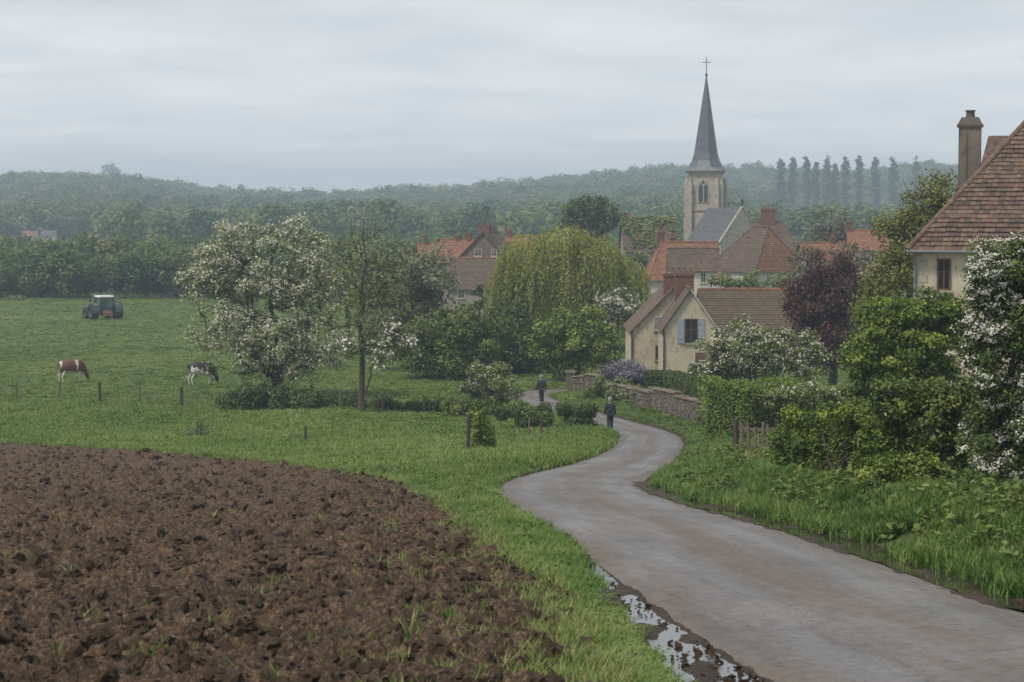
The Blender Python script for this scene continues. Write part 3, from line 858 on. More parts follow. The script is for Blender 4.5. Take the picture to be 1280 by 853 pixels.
def build_grass():
    # left verge between field and lane
    rng, x, y, de, sd_, fi = grass_points(150000, -0.10, 0.30, 12, 66, 301)
    edge = 0.45 + 0.35 * fbm(x * 0.8, y * 0.5, 2, 61)
    mudw = np.interp(y, [12, 18.5, 24, 29, 32], [1.3, 0.95, 0.6, 0.25, -0.03]) + 0.15 * pnoise(y * 1.1, x * 0, 5) * (y < 30)
    p = (sd_ < 0) & (de > mudw + rng.normal(0, 0.05, len(x))) & (fi < 0.1 + rng.normal(0, 0.15, len(x))) & (de < 12)
    j = np.where(p)[0][:26000]
    x, y, fi, de = x[j], y[j], fi[j], de[j]
    mound = smooth(-0.0, 0.8, -fi)
    nearmud = smooth(0, 0.9, de - mudw[j])
    h = (0.45 + 0.55 * nearmud) * (0.16 + 0.22 * rng.uniform(size=len(j)) * mound + 0.12 * fbm(x * 1.1, y * 0.8, 3, 62)) * (0.65 + 0.35 * mound)
    w = 0.24 + 0.12 * rng.uniform(size=len(j)) + y * 0.002
    tint = 0.40 + 0.6 * fbm(x * 0.9, y * 0.5, 3, 63) + 0.04 * (1 - mound)
    grass_obj('verge_grass', 'long green grass on the strip between ploughed field and lane', rng, x, y, np.clip(h, .1, .6), w, tint, TUFT_L)
    # right bank
    rng, x, y, de, sd_, fi = grass_points(190000, 0.03, 0.42, 12, 128, 302)
    p = (sd_ > 0) & (de > 0.22 + rng.normal(0, 0.06, len(x)) + 0.25 * (y < 60) * (0.5 + pnoise(y * 0.5, x * 0, 15))) & (de < 9)
    # bare earth gap in the bank
    gap = (np.abs(y - 31.5) < 0.9) & (de < 1.3)
    p &= ~gap
    j = np.where(p)[0][:42000]
    x, y, de = x[j], y[j], de[j]
    far = smooth(80, 110, y)
    h = (0.18 + 0.20 * rng.uniform(size=len(j)) + 0.22 * fbm(x * 0.9, y * 0.5, 3, 64)) * (1 - 0.4 * far) * (1 - 0.45 * smooth(1.6, 2.6, de) * smooth(34, 38, y))
    w = 0.30 + 0.15 * rng.uniform(size=len(j)) + y * 0.002
    tint = 0.30 + 0.55 * fbm(x * 0.7, y * 0.4, 3, 65)
    grass_obj('bank_grass', 'lush long grass on the bank right of the lane', rng, x, y, np.clip(h, .1, .75), w, tint, TUFT_L)
    # meadow
    rng, x, y, de, sd_, fi = grass_points(190000, -0.36, 0.30, 52, 285, 303)
    p = ((sd_ < 0) | (y > 118)) & (de > 0.05) & (fi < 0.05) & ~((y < 66) & (de < 5) & (x > -6))
    j = np.where(p)[0][:95000]
    x, y, de, fi = x[j], y[j], de[j], fi[j]
    near = 1 - smooth(70, 125, y)
    lump = fbm(x * 0.45, y * 0.3, 3, 66)
    farm = smooth(105, 150, y)
    h = (0.09 + 0.08 * rng.uniform(size=len(j))) * (1 - 0.5 * farm) + 0.26 * near * np.clip(lump, 0, 1) + 0.06 * near
    rough = np.exp(-((de) / 2.5) ** 2) * (y < 118)
    h = h + 0.20 * rough * rng.uniform(0.4, 1, len(j))
    w = 0.34 + 0.0022 * y + 0.2 * rng.uniform(size=len(j))
    tint = 0.45 + 0.34 * fbm(x * 0.10, y * 0.05, 4, 67) + 0.12 * pnoise(x * 0.6, y * 0.3, 68) + 0.05 * near - 0.25 * np.exp(-((y - 176 - 4 * pnoise(x * .05, y * 0, 3)) / 2.2) ** 2)
    grass_obj('meadow_grass', 'short green pasture grass over the left meadow', rng, x, y, h, w, tint, TUFT_S)
    # weeds and seedlings on the plough land, mostly towards its edge
    rng, x, y, de, sd_, fi = grass_points(60000, -0.30, 0.06, 12, 95, 304)
    pr = np.exp(-np.maximum(fi, 0) / 0.9) * 0.50 + 0.9 * smooth(0.22, 0.5, fbm(x * 0.55, y * 0.25, 3, 69)) * 0.10
    p = (fi > 0.0) & (rng.uniform(size=len(x)) < pr)
    j = np.where(p)[0][:5200]
    x, y = x[j], y[j]
    n = len(j)
    grass_obj('field_weeds', 'pale weeds and stubble sprouting from the ploughed field', rng, x, y, 0.10 + 0.12 * rng.uniform(size=n) + 0.05, 0.16 + 0.2 * rng.uniform(size=n), 0.66 + 0.2 * rng.normal(size=n), TUFT_L)
build_grass()

def clod_mesh(name, seed):
    rng = np.random.RandomState(seed)
    me = bpy.data.meshes.new(name)
    import bmesh
    bm = bmesh.new(); bmesh.ops.create_icosphere(bm, subdivisions=2, radius=0.5)
    off = rng.uniform(0, 50, 3)
    for v in bm.verts:
        c = v.co.normalized()
        k = 1 + 0.75 * float(pnoise(c.x * 1.6 + off[0], c.y * 1.6 + c.z * 1.1 + off[1])) + 0.55 * float(pnoise(c.x * 4 + off[1] + c.z * 2, c.y * 4 + c.z * 3 + off[2]))
        v.co = Vector((c.x * k * 0.55, c.y * k * 0.5, c.z * k * 0.36))
    bm.to_mesh(me); bm.free()
    me.materials.append(M_SOIL)
    return me

def build_clods():
    meshes = [clod_mesh('clod', 400 + i) for i in range(7)]
    rng, x, y, de, sd_, fi = grass_points(60000, -0.36, 0.07, 12, 94, 305)
    j = np.where(fi > 0.15)[0][:12000]
    x, y = x[j], y[j]; n = len(j)
    s = 0.022 + 0.11 * rng.uniform(size=n) ** 5 + 0.0007 * y
    z = ground_z(x, y) + clod_height(x, y) * smooth(0, .9, fi[j]) + s * 0.12
    scatter('soil_clods', 'loose clods of turned earth on the ploughed field', 'soil', np.stack([x, y, z], 1), np.stack([s * 1.5, s * 1.5, s * 1.4], 1),
            np.stack([rng.normal(0, .5, n), rng.normal(0, .5, n), rng.uniform(0, 6.28, n)], 1), rng.randint(0, 7, n), rng.uniform(size=n), meshes)
    # crumbs of mud by the lane
    V = []
    for side, y0, y1, lo, hi, cnt in ((-1, 14, 30, 0.05, 0.9, 330), (1, 16, 56, -0.05, 0.45, 260)):
        for i in range(cnt):
            yy = math.exp(rng.uniform(math.log(y0), math.log(y1)))
            xx, y2, z2 = edge_pt(s_of_y(yy), side, rng.uniform(lo, hi))
            V.append((xx, y2, z2 + 0.03))
    V = np.array(V); n = len(V); s = 0.015 + 0.05 * rng.uniform(size=n) ** 3
    scatter('mud_crumbs', 'crumbs of mud and litter along the lane edges', 'soil', V, np.stack([s * 1.4, s * 1.4, s], 1),
            np.stack([rng.normal(0, .5, n), rng.normal(0, .5, n), rng.uniform(0, 6.28, n)], 1), rng.randint(0, 7, n), rng.uniform(size=n), meshes)
build_clods()

def dock_mesh(name, mat, seed, n=34):
    # leafy weed: broad leaves on short stalks
    rng = np.random.RandomState(seed)
    p = rng.normal(size=(n, 3)) * [0.24, 0.24, 0.1]; p[:, 2] = rng.uniform(0.05, 1.0, n) ** 1.3
    p[:, :2] *= (1.15 - 0.7 * p[:, 2:3])
    N = unit(rng.normal(size=(n, 3)) * 0.45 + np.column_stack([p[:, :2] * 1.5, np.full(n, 0.7)]))
    V, Fc = leaf_quads(p, N, 0.30, 0.5, rng)
    return npmesh(name, V, Fc, mat, False, {'tint': ('FACE', rng.normal(0, 0.12, n))})
M_WEED = leaf_mat('weed_leaf', [(0.055, 0.092, 0.020), (0.105, 0.155, 0.032), (0.165, 0.215, 0.055), (0.26, 0.24, 0.10)], 0.2, inst=True)
def build_weeds():
    ms = [dock_mesh('dock', M_WEED, 450 + i) for i in range(5)]
    rng, x, y, de, sd_, fi = grass_points(60000, -0.12, 0.42, 14, 120, 306)
    cl = fbm(x * 0.35, y * 0.2, 3, 71)
    r = (sd_ > 0) & (de > 0.8) & (de < 9) & (rng.uniform(size=len(x)) < 0.05 + 0.35 * smooth(0.05, 0.4, cl)) 
    l = (sd_ < 0) & (de > 0.6) & (de < 9) & (fi < -0.25) & (rng.uniform(size=len(x)) < 0.03 + 0.25 * smooth(0.15, 0.45, cl)) & (y > 31)
    for nm, lab, m, hh, cnt in (('bank_weeds', 'docks and nettles among the grass of the right bank', r, 0.34, 2600), ('verge_weeds', 'leafy weeds among the grass left of the lane', l, 0.22, 1300)):
        j = np.where(m)[0][:cnt]; n = len(j); xx, yy = x[j], y[j]
        s = hh * rng.uniform(0.6, 1.35, n) * (1 + 0.15 * (yy > 50))
        scatter(nm, lab, 'weeds', np.stack([xx, yy, ground_z(xx, yy)], 1), np.stack([s * 1.1, s * 1.1, s], 1), np.stack([rng.normal(0, .1, n), rng.normal(0, .1, n), rng.uniform(0, 6.28, n)], 1), rng.randint(0, 5, n), np.clip(0.42 + 0.15 * rng.normal(size=n), 0, 1), ms)
build_weeds()

# ------------------------------------------------------------------ far woods
def wood_tree(name, mat, seed, nq, qs, shape=(0.42, 0.5), low=0.05):
    """unit-high tree for distant woods: trunk and a crown of leaf clumps"""
    rng = np.random.RandomState(seed)
    nc = 15
    v = unit(rng.normal(size=(nc, 3))); r = rng.uniform(0.3, 1, nc) ** 0.5
    zc = low + (1 - low) * 0.52
    cl = np.array([0, 0, zc]) + v * r[:, None] * np.array([shape[0], shape[0], (1 - low) * 0.45]) * 0.82
    ci = rng.randint(0, nc, nq)
    off = unit(rng.normal(size=(nq, 3))) * (rng.uniform(0, 1, nq) ** 0.33)[:, None] * 0.19
    p = cl[ci] + off
    N = unit(rng.normal(size=(nq, 3)) * 0.4 + unit(off) * 0.7 + np.array([0, 0, 0.5]))
    V, Fc = leaf_quads(p, N, qs, 0.8, rng)
    t = 0.10 * rng.normal(size=nc)[ci] + 0.10 * rng.normal(size=nq)
    V2, F2 = tubes([((0, 0, -0.05), (0, 0, zc), 0.022, 0.01)] + [((0, 0, low + 0.1), tuple(c), 0.008, 0.004) for c in cl[:8]], 4)
    me = npmesh(name, np.vstack([V, V2]), np.vstack([Fc, F2 + len(V)]), [mat, BARK_D], False,
                {'tint': ('FACE', np.concatenate([t, np.zeros(len(F2))]))}, mat_idx=np.concatenate([np.zeros(len(Fc)), np.ones(len(F2))]))
    return me
L_WOOD = leaf_mat('wood_foliage', [(0.040, 0.078, 0.032), (0.080, 0.132, 0.048), (0.132, 0.185, 0.062), (0.195, 0.215, 0.088), (0.20, 0.165, 0.10)], 0.25, 0.7, inst=True, spec=0.1)

def build_woods():
    rng = np.random.RandomState(77)
    hill = [wood_tree('hill_tree', L_WOOD, 500 + i, 520, 0.085, (0.46 if i % 3 else 0.36, .5)) for i in range(7)]
    ys = []; xs = []
    y = 520.0
    while y < 2400:
        st = 10.0 + (y - 520) * 0.004
        n = int(0.86 * y / st)
        u = np.linspace(-0.43, 0.43, n) + rng.normal(0, 0.25 * 0.86 / n, n)
        xs.append(u * y); ys.append(y + rng.normal(0, st * 0.3, n)); y += st
    x = np.concatenate(xs); y = np.concatenate(ys)
    # clearings low on the left slope where a few houses stand, open meadow near the valley
    clear = fbm(x / 60, y / 60, 2, 91)
    keep = (rng.uniform(size=len(x)) > 0.05) & ~((y < 640) & (clear > 0.05)) & ~((x / y < -0.20) & (y > 500) & (y < 722))
    x, y = x[keep], y[keep]; n = len(x)
    z = ground_z(x, y) - 0.4
    h = rng.uniform(10.0, 17.0, n) * (1 + 0.35 * smooth(700, 1500, y)) * (1 + 0.25 * fbm(x / 90, y / 90, 2, 92))
    pop = smooth(0.112, 0.128, x / y) * (1 - smooth(0.220, 0.245, x / y)) * smooth(640, 760, y) * (1 - smooth(1110, 1250, y))
    h = h * (1 - 0.68 * pop)
    w = h * rng.uniform(0.9, 1.25, n) * (1 + 0.9 * pop)
    tint = np.clip(0.36 + 0.40 * fbm(x / 120, y / 120, 3, 93) + 0.16 * rng.normal(size=n), 0.02, 0.98)
    scatter('hill_wood', 'hazy mixed woodland covering the far hills', 'woodland', np.stack([x, y, z], 1), np.stack([w, w, h], 1),
            np.stack([0 * x, 0 * x, rng.uniform(0, 6.28, n)], 1), rng.randint(0, 7, n), tint, hill)
    # dark wood at the far end of the meadow
    near = [wood_tree('edge_tree', L_WOOD, 600 + i, 1500, 0.062, (0.40, .5), 0.06) for i in range(5)]
    P_ = []
    for row, (d, k) in enumerate(((284, 46), (291, 44), (299, 42), (308, 40), (318, 38))):
        for px in np.linspace(-150, 610, k):
            P_.append((X(px + rng.normal(0, 5), d), d + rng.normal(0, 1.5), row))
    P_ = np.array(P_); x, y = P_[:, 0], P_[:, 1]; n = len(x)
    h = 6.9 + rng.uniform(-1.3, 1.3, n) + 2.6 * fbm(x / 14, y / 30, 2, 98) + P_[:, 2] * 0.35; w = h * rng.uniform(0.95, 1.25, n)
    scatter('meadow_wood', 'dense green wood closing the far end of the meadow', 'woodland', np.stack([x, y, ground_z(x, y) - 0.3], 1), np.stack([w, w, h], 1),
            np.stack([0 * x, 0 * x, rng.uniform(0, 6.28, n)], 1), rng.randint(0, 5, n), np.clip(0.38 + 0.16 * rng.normal(size=n) + 0.35 * fbm(x / 12, y / 25, 2, 95), 0, 1), near)
    # undergrowth and garden trees filling the valley behind the village
    x = rng.uniform(-0.30, 0.42, 900); y = rng.uniform(325, 430, 900); x = x * y
    keep = ~((np.abs(x - X(885, 300)) < 14) & (y < 330))
    x, y = x[keep], y[keep]; n = len(x)
    h = rng.uniform(4.5, 9, n); w = h * rng.uniform(0.9, 1.2, n)
    scatter('valley_wood', 'band of trees between the village and the hills', 'woodland', np.stack([x, y, ground_z(x, y) - 0.3], 1), np.stack([w, w, h], 1),
            np.stack([0 * x, 0 * x, rng.uniform(0, 6.28, n)], 1), rng.randint(0, 5, n), np.clip(0.42 + 0.16 * rng.normal(size=n) + 0.25 * fbm(x / 40, y / 40, 2, 96), 0, 1), near)
build_woods()
# ================================================================== trees and shrubs
# meadow trees
plant('blossom_tree', 'spreading tree covered in white blossom in the left meadow', 'tree', 126, 346,
      [(300, 345, 60, 62), (345, 330, 75, 55), (385, 375, 60, 60), (265, 350, 45, 48), (330, 410, 85, 60), (400, 430, 48, 45), (290, 420, 55, 52), (290, 298, 36, 28, 0, 1.4), (365, 300, 36, 28, 0, 1.4), (245, 345, 28, 22), (355, 450, 70, 32)],
      280, 34000, 0.17, L_APPLE, BARK_D, 0.42, 0.72, 11, crown_low=1.6, top=330, blossom=(6000, 0.135, L_CREAM, 2, 0.12), bare=(50, 0.9), sway=0.5)
plant('slender_tree', 'tall slender half-leafed tree beside the blossom tree', 'tree', 115, 451,
      [(455, 375, 42, 60), (430, 330, 34, 40), (480, 390, 38, 50), (465, 300, 26, 36), (420, 400, 32, 40), (490, 345, 28, 36)],
      110, 5200, 0.14, L_APPLE, BARK, 0.17, 0.7, 12, crown_low=2.2, top=275, bare=(170, 1.4), sway=0.25, shell=0.6)
plant('blossom_sapling', 'low branch-like young tree with white blossom beside the slender trunk', 'tree', 114.6, 452,
      [(495, 420, 24, 22), (470, 440, 28, 18), (510, 430, 14, 16), (440, 435, 22, 14)], 34, 2600, 0.16, L_OLIVE, BARK, 0.06, 0.5, 13, crown_low=1.5, blossom=(260, 0.15, L_WHITE, 2, 0.1), bare=(12, 0.6))
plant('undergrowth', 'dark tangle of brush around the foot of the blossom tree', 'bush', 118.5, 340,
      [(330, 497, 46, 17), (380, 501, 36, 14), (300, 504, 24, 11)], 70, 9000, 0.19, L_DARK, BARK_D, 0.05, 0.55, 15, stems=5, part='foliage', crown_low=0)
plant('grey_tree', 'grey-green tree with fine foliage behind the slender tree', 'tree', 150, 525,
      [(520, 350, 50, 45), (545, 385, 38, 45), (495, 390, 45, 55), (470, 350, 40, 50), (530, 415, 45, 35)], 140, 22000, 0.25, L_GREY, BARK, 0.22, 0.95, 16, crown_low=1.5, bare=(40, 0.9), shell=0.55)
plant('roan_tree', 'thin reddish-brown spring tree behind the blossom tree', 'tree', 165, 440,
      [(425, 330, 48, 40), (400, 350, 40, 40), (455, 350, 34, 40)], 60, 4200, 0.20, L_ROAN, BARK, 0.2, 0.8, 17, crown_low=2.5, bare=(30, 1.0), shell=0.6)
# dark thicket in the centre
plant('thicket', 'broad dark green thicket left of the willow', 'bush', 142, 555,
      [(545, 420, 52, 48), (595, 410, 46, 44), (570, 440, 64, 36), (525, 435, 34, 34)], 110, 17000, 0.25, L_MID, BARK_D, 0.12, 0.85, 18, stems=5, part='foliage', crown_low=0.3)
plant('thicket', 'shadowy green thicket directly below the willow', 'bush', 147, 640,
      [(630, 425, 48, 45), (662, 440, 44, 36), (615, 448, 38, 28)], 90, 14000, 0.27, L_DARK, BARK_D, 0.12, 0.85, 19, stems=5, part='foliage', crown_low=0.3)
plant('round_tree', 'rounded bright green tree at the bend of the lane', 'tree', 138, 722,
      [(722, 425, 50, 38), (700, 440, 36, 30), (750, 440, 34, 32), (725, 402, 38, 22), (690, 425, 26, 24)], 110, 17000, 0.23, L_FRESH, BARK_D, 0.2, 0.72, 20, crown_low=0.9)
plant('white_shrub', 'pale flowering shrub above the round green tree', 'shrub', 160, 772,
      [(772, 380, 32, 18), (755, 390, 22, 14), (790, 392, 18, 14)], 40, 4200, 0.22, L_GREY, BARK, 0.08, 0.6, 21, crown_low=0.5, blossom=(260, 0.2, L_CREAM, 2, 0.14))
plant('dark_conifer', 'small dark round conifer below the brown village roofs', 'tree', 190, 599, [(599, 372, 12, 14), (599, 362, 7, 8)], 18, 1500, 0.22, L_DARK, BARK_D, 0.12, 0.35, 22, crown_low=0.4, tmean=0.2)
plant('flowering_shrub', 'rounded cream-flowered shrub beside the further walker', 'shrub', 119, 614,
      [(612, 485, 34, 24), (635, 490, 22, 20), (592, 490, 18, 18), (610, 465, 24, 14)], 66, 8500, 0.16, L_APPLE, BARK_D, 0.05, 0.42, 23, stems=5, part='foliage', crown_low=0, blossom=(240, 0.11, L_CREAM, 2, 0.08), bare=(30, 0.5))
plant('post_bush', 'small leafy bush beside a thick dark post at the inside bend', 'bush', 84, 597,
      [(600, 540, 16, 26), (595, 520, 14, 14), (606, 556, 13, 14)], 44, 4800, 0.12, L_FRESH, BARK_D, 0.04, 0.3, 24, stems=4, part='foliage', crown_low=0)

def low_hedge(name, label, pts, seed, mat, leaf, h, w, nl, cat='hedge', clump=0.4, tmean=0.5):
    """untrimmed hedge along ground points (px, d)"""
    rng = np.random.RandomState(seed)
    Pt = np.array([(X(px, d), d) for px, d in pts]); L = np.concatenate([[0], np.cumsum(np.linalg.norm(np.diff(Pt, axis=0), axis=1))])
    nc = max(10, int(L[-1] / (clump * 0.42)))
    s = rng.uniform(0, L[-1], nc)
    c = np.stack([np.interp(s, L, Pt[:, 0]), np.interp(s, L, Pt[:, 1])], 1) + rng.normal(size=(nc, 2)) * w * 0.35
    hh = h * (0.7 + 0.5 * np.abs(pnoise(s * 0.6, s * 0, seed)))
    z = ground_z(c[:, 0], c[:, 1]) + rng.uniform(0.15, 0.85, nc) * hh
    cl = np.column_stack([c, z]); b = np.array([Pt[0, 0], Pt[0, 1], ground_z(Pt[0, 0], Pt[0, 1])])
    root = thing(name, label, cat, b)
    segs = [(np.array([q[0] + rng.normal() * .1, q[1], ground_z(q[0], q[1]) - 0.05]), q, 0.02, 0.008) for q in cl]
    V, Fc = tubes(segs, 4); tag(link('stems', npmesh('stems', V - b, Fc, BARK_D), root), kind='stuff')
    ci = rng.randint(0, nc, nl)
    off = unit(rng.normal(size=(nl, 3))) * (rng.uniform(0, 1, nl) ** 0.45)[:, None] * clump
    p = cl[ci] + off; p[:, 2] = np.maximum(p[:, 2], ground_z(p[:, 0], p[:, 1]) + rng.uniform(0.02, 0.2, nl))
    N = unit(rng.normal(size=(nl, 3)) * 0.5 + unit(off) * 0.6 + np.array([0, 0, 0.5]))
    V, Fc = leaf_quads(p, N, leaf, 0.55, rng)
    t = np.clip(tmean + 0.2 * rng.normal(size=nc)[ci] + 0.12 * rng.normal(size=nl), 0, 1)
    link('foliage', npmesh('foliage', V - b, Fc, mat, False, {'tint': ('FACE', t)}), root)
    return root
low_hedge('rough_hedge', 'low ragged hedge along the left side of the lane between the walkers', [(640, 104), (670, 103.5), (700, 104), (722, 104.5), (738, 104)], 31, L_MID, 0.15, 1.35, 1.2, 15000)
low_hedge('rough_hedge', 'overgrown strip of brush under the pasture fence by the trees', [(395, 119), (450, 118), (510, 117), (562, 115.5)], 32, L_DARK, 0.15, 0.7, 0.6, 7000)
low_hedge('rough_hedge', 'low green hedge below the cream-flowered shrub', [(560, 113), (600, 112.5), (640, 111), (655, 110)], 33, L_MID, 0.15, 0.95, 0.9, 8500)
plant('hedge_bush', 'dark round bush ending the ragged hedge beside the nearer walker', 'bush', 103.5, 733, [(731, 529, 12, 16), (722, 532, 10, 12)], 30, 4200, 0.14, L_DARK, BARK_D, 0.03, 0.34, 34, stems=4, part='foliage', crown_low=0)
plant('pale_bush', 'small pale green bush behind the tractor', 'bush', 262, 133, [(133, 374, 17, 10)], 22, 1500, 0.26, L_GREY, BARK, 0.06, 0.6, 35, stems=3, part='foliage', crown_low=0)
for k, (px, d, lab) in enumerate(((20, 276, 'low bush at the far meadow edge, leftmost'), (150, 280, 'small olive bush at the far meadow edge right of the tractor'), (195, 281, 'flat rust-tinged brush at the far meadow edge beside the wood'))):
    plant('far_bush', lab, 'bush', d, px, [(px, 377, 14 + 6 * k, 4.5)], 16, 500, 0.3, (L_OLIVE, L_OLIVE, L_ROAN)[k], BARK, 0.05, 0.6, 36 + k, stems=3, part='foliage', crown_low=0, group='brush along the far meadow edge')

# willow: drooping strands
def willow(name, label, d, bx, blobs, seed, ns, leaf=0.34):
    rng = np.random.RandomState(seed)
    base = np.array([X(bx, d), d, ground_z(X(bx, d), d)])
    root = thing(name, label, 'tree', base)
    cl, cen = sample_blobs(blobs, d, 110, rng, 0.4)
    segs, _, _ = skeleton(base, cl, base[2] + 2.5, rng, 0.5, P(bx, 320, d).z, 0.02, 0.3)
    st, sc = sample_blobs(blobs, d, ns, rng, 0.22)
    keep = st[:, 2] > sc[:, 2] - 1.5
    st = st[keep]; sc = sc[keep]
    PP = []; TT = []
    for i in range(len(st)):
        p = st[i].copy(); o = unit(p - sc[i]); ln = rng.uniform(1.5, 5.8)
        k = int(ln / 0.17); v = np.array([o[0] * .5, o[1] * .5, 0.3]); tv = 0.7 * rng.normal() + 1.1 * float(pnoise(p[0] * 0.33 + 7, p[1] * 0.33 + p[2] * 0.28, 12))
        prev = p.copy()
        for q in range(k):
            v = v * 0.82 + np.array([0, 0, -1.0]) * 0.18
            p = p + v * 0.17 / max(0.4, np.linalg.norm(v)) ; 
            if p[2] < base[2] + 0.9: break
            PP.append(p.copy()); TT.append(tv)
        if i % 6 == 0: segs.append((prev, p.copy(), 0.012, 0.006))
    V, Fc = tubes(segs); link('trunk', npmesh('trunk', V - base, Fc, BARK, True), root)
    PP = np.array(PP); TT = np.array(TT); n = len(PP)
    pp = PP + rng.normal(size=(n, 3)) * 0.09
    c = np.array(P(bx, 360, d)); ow = unit((pp - c) * [1, 1, 0.2])
    N = unit(rng.normal(size=(n, 3)) * 0.6 + ow * 0.7 + [0, 0, 0.25])
    V, Fc = leaf_quads(pp, N, leaf, 0.33, rng, np.array([0, 0, -1.0]))
    link('crown', npmesh('crown', V - base, Fc, L_WILL, False, {'tint': ('FACE', np.clip(0.52 + 0.22 * TT + 0.1 * rng.normal(size=n), 0, 1))}), root)
willow('weeping_willow', 'large yellow-green weeping willow in the centre', 172, 705,
       [(668, 325, 44, 36), (738, 328, 42, 36), (782, 352, 24, 30), (638, 356, 24, 30), (705, 300, 34, 20), (705, 345, 40, 36)], 41, 3200, 0.30)

# trees of the village
plant('village_tree', 'dark green tree standing above the willow, left of two', 'tree', 262, 722, [(722, 268, 22, 22), (716, 282, 20, 18), (730, 255, 14, 11)], 60, 3400, 0.42, L_DARK, BARK_D, 0.3, 0.9, 42, crown_low=3, tmean=0.6)
plant('village_tree', 'dark green tree standing above the willow, right of two', 'tree', 264, 755, [(754, 268, 20, 20), (762, 275, 14, 16), (748, 284, 20, 14)], 56, 3200, 0.42, L_DARK, BARK_D, 0.3, 0.9, 43, crown_low=3, tmean=0.55)
plant('bare_tree', 'thin brownish tree right of the church behind the roofs', 'tree', 236, 1037, [(1037, 282, 26, 22), (1025, 290, 18, 16), (1050, 292, 16, 14)], 50, 1300, 0.3, L_ROAN, BARK_D, 0.22, 0.9, 44, crown_low=3, bare=(120, 1.6), top=262)
plant('garden_tree', 'reddish spring tree behind the copper beech', 'tree', 205, 1010, [(1010, 330, 30, 20), (1040, 325, 34, 24), (1075, 325, 25, 20)], 50, 2800, 0.3, L_ROAN, BARK_D, 0.18, 0.8, 45, crown_low=1.5, bare=(60, 1.0))
plant('garden_shrub', 'yellow-green shrubbery above the long mossy roof', 'shrub', 168, 930, [(905, 353, 22, 11), (945, 352, 28, 12), (980, 352, 18, 10)], 44, 2400, 0.26, L_OLIVE, BARK, 0.08, 0.6, 46, stems=4, part='foliage', crown_low=0, tmean=0.75)
plant('garden_tree', 'leafy tree filling the gap between willow and red roofs', 'tree', 205, 795, [(790, 345, 20, 22), (800, 330, 14, 14)], 30, 2400, 0.3, L_OLIVE, BARK_D, 0.15, 0.7, 47, crown_low=1.0)
plant('copper_beech', 'dark purple-leaved tree right of the mossy roof', 'tree', 128, 1042,
      [(1040, 370, 46, 45), (1020, 385, 36, 48), (1065, 375, 30, 45), (1045, 335, 30, 20), (1035, 425, 50, 40), (1000, 365, 20, 26)], 160, 21000, 0.22, L_PURP, BARK_D, 0.3, 0.85, 48, crown_low=1.2)
plant('yellow_tree', 'yellow-green spring tree beside the tiled house', 'tree', 98, 1150,
      [(1150, 270, 30, 45), (1125, 290, 30, 35), (1170, 250, 22, 35), (1130, 340, 48, 38), (1105, 360, 34, 34), (1100, 385, 35, 26), (1180, 225, 12, 16)], 150, 14000, 0.17, L_YEL, BARK, 0.2, 0.7, 49, crown_low=1.0, bare=(60, 0.9), shell=0.55, tmean=0.4)
plant('white_bush', 'broad white-flowering bush in front of the mossy roof', 'bush', 112, 950,
      [(945, 445, 58, 36), (905, 442, 40, 30), (990, 442, 45, 35), (940, 422, 48, 22), (1012, 455, 30, 28), (895, 465, 30, 20)], 150, 22000, 0.16, L_MID, BARK_D, 0.08, 0.5, 50, stems=6, part='foliage', crown_low=0.2, tmean=0.6, blossom=(2100, 0.11, L_CREAM, 2, 0.09), bare=(40, 0.5))
plant('lilac_bush', 'mauve-flowering lilac beside the cottage wall', 'bush', 133, 785,
      [(783, 463, 25, 11), (768, 465, 20, 10), (802, 467, 15, 9)], 46, 4200, 0.15, L_LILAC, BARK_D, 0.06, 0.45, 51, stems=5, part='foliage', crown_low=0)
low_hedge('garden_hedge', 'ochre and green shrubs trailing over the further wall', [(742, 124), (765, 122), (790, 120), (815, 118)], 52, L_OLIVE, 0.16, 1.5, 1.0, 9000, tmean=0.7)
low_hedge('garden_hedge', 'leafy shrubs at the foot of the cottages', [(735, 135), (780, 134), (830, 132), (870, 131)], 53, L_MID, 0.17, 1.3, 1.0, 8000)
# shrubs and climbers on the right bank
plant('green_shrub', 'tall green shrub in front of the tiled house', 'shrub', 58, 1115,
      [(1110, 430, 52, 50), (1150, 420, 48, 48), (1080, 440, 36, 36), (1120, 395, 40, 26), (1170, 450, 40, 50), (1185, 400, 26, 34), (1165, 384, 30, 24), (1140, 475, 60, 36), (1075, 470, 30, 40)], 210, 36000, 0.115, L_FRESH, BARK_D, 0.1, 0.42, 54, stems=6, part='foliage', crown_low=0.2, flat=0.5, tmean=0.32, bare=(40, 0.4))
plant('hawthorn_bush', 'tall hawthorn with bands of white blossom at the right edge', 'bush', 35, 1275,
      [(1232, 345, 30, 44), (1272, 505, 46, 46, 0, 1.8), (1290, 595, 62, 44, 0, 1.3), (1255, 360, 55, 55), (1290, 340, 60, 50), (1235, 420, 48, 50), (1280, 440, 70, 70), (1225, 480, 42, 60), (1265, 540, 62, 62), (1320, 420, 80, 110), (1245, 590, 42, 42), (1330, 560, 80, 80), (1380, 470, 70, 120)],
      320, 60000, 0.080, L_DARK, BARK_D, 0.09, 0.31, 55, stems=6, part='foliage', crown_low=0.2, blossom=(3600, 0.038, L_WHITE, 12, 0.044, 0.5), tmean=0.55, depth=0.8)
plant('dark_shrub', 'dark shrub between the climbing hedge and the hawthorn', 'shrub', 40.5, 1165,
      [(1165, 520, 38, 48), (1195, 540, 34, 56), (1150, 555, 30, 40), (1205, 500, 26, 40), (1120, 500, 30, 30)], 130, 21000, 0.095, L_MID, BARK_D, 0.06, 0.32, 56, stems=6, part='foliage', crown_low=0)
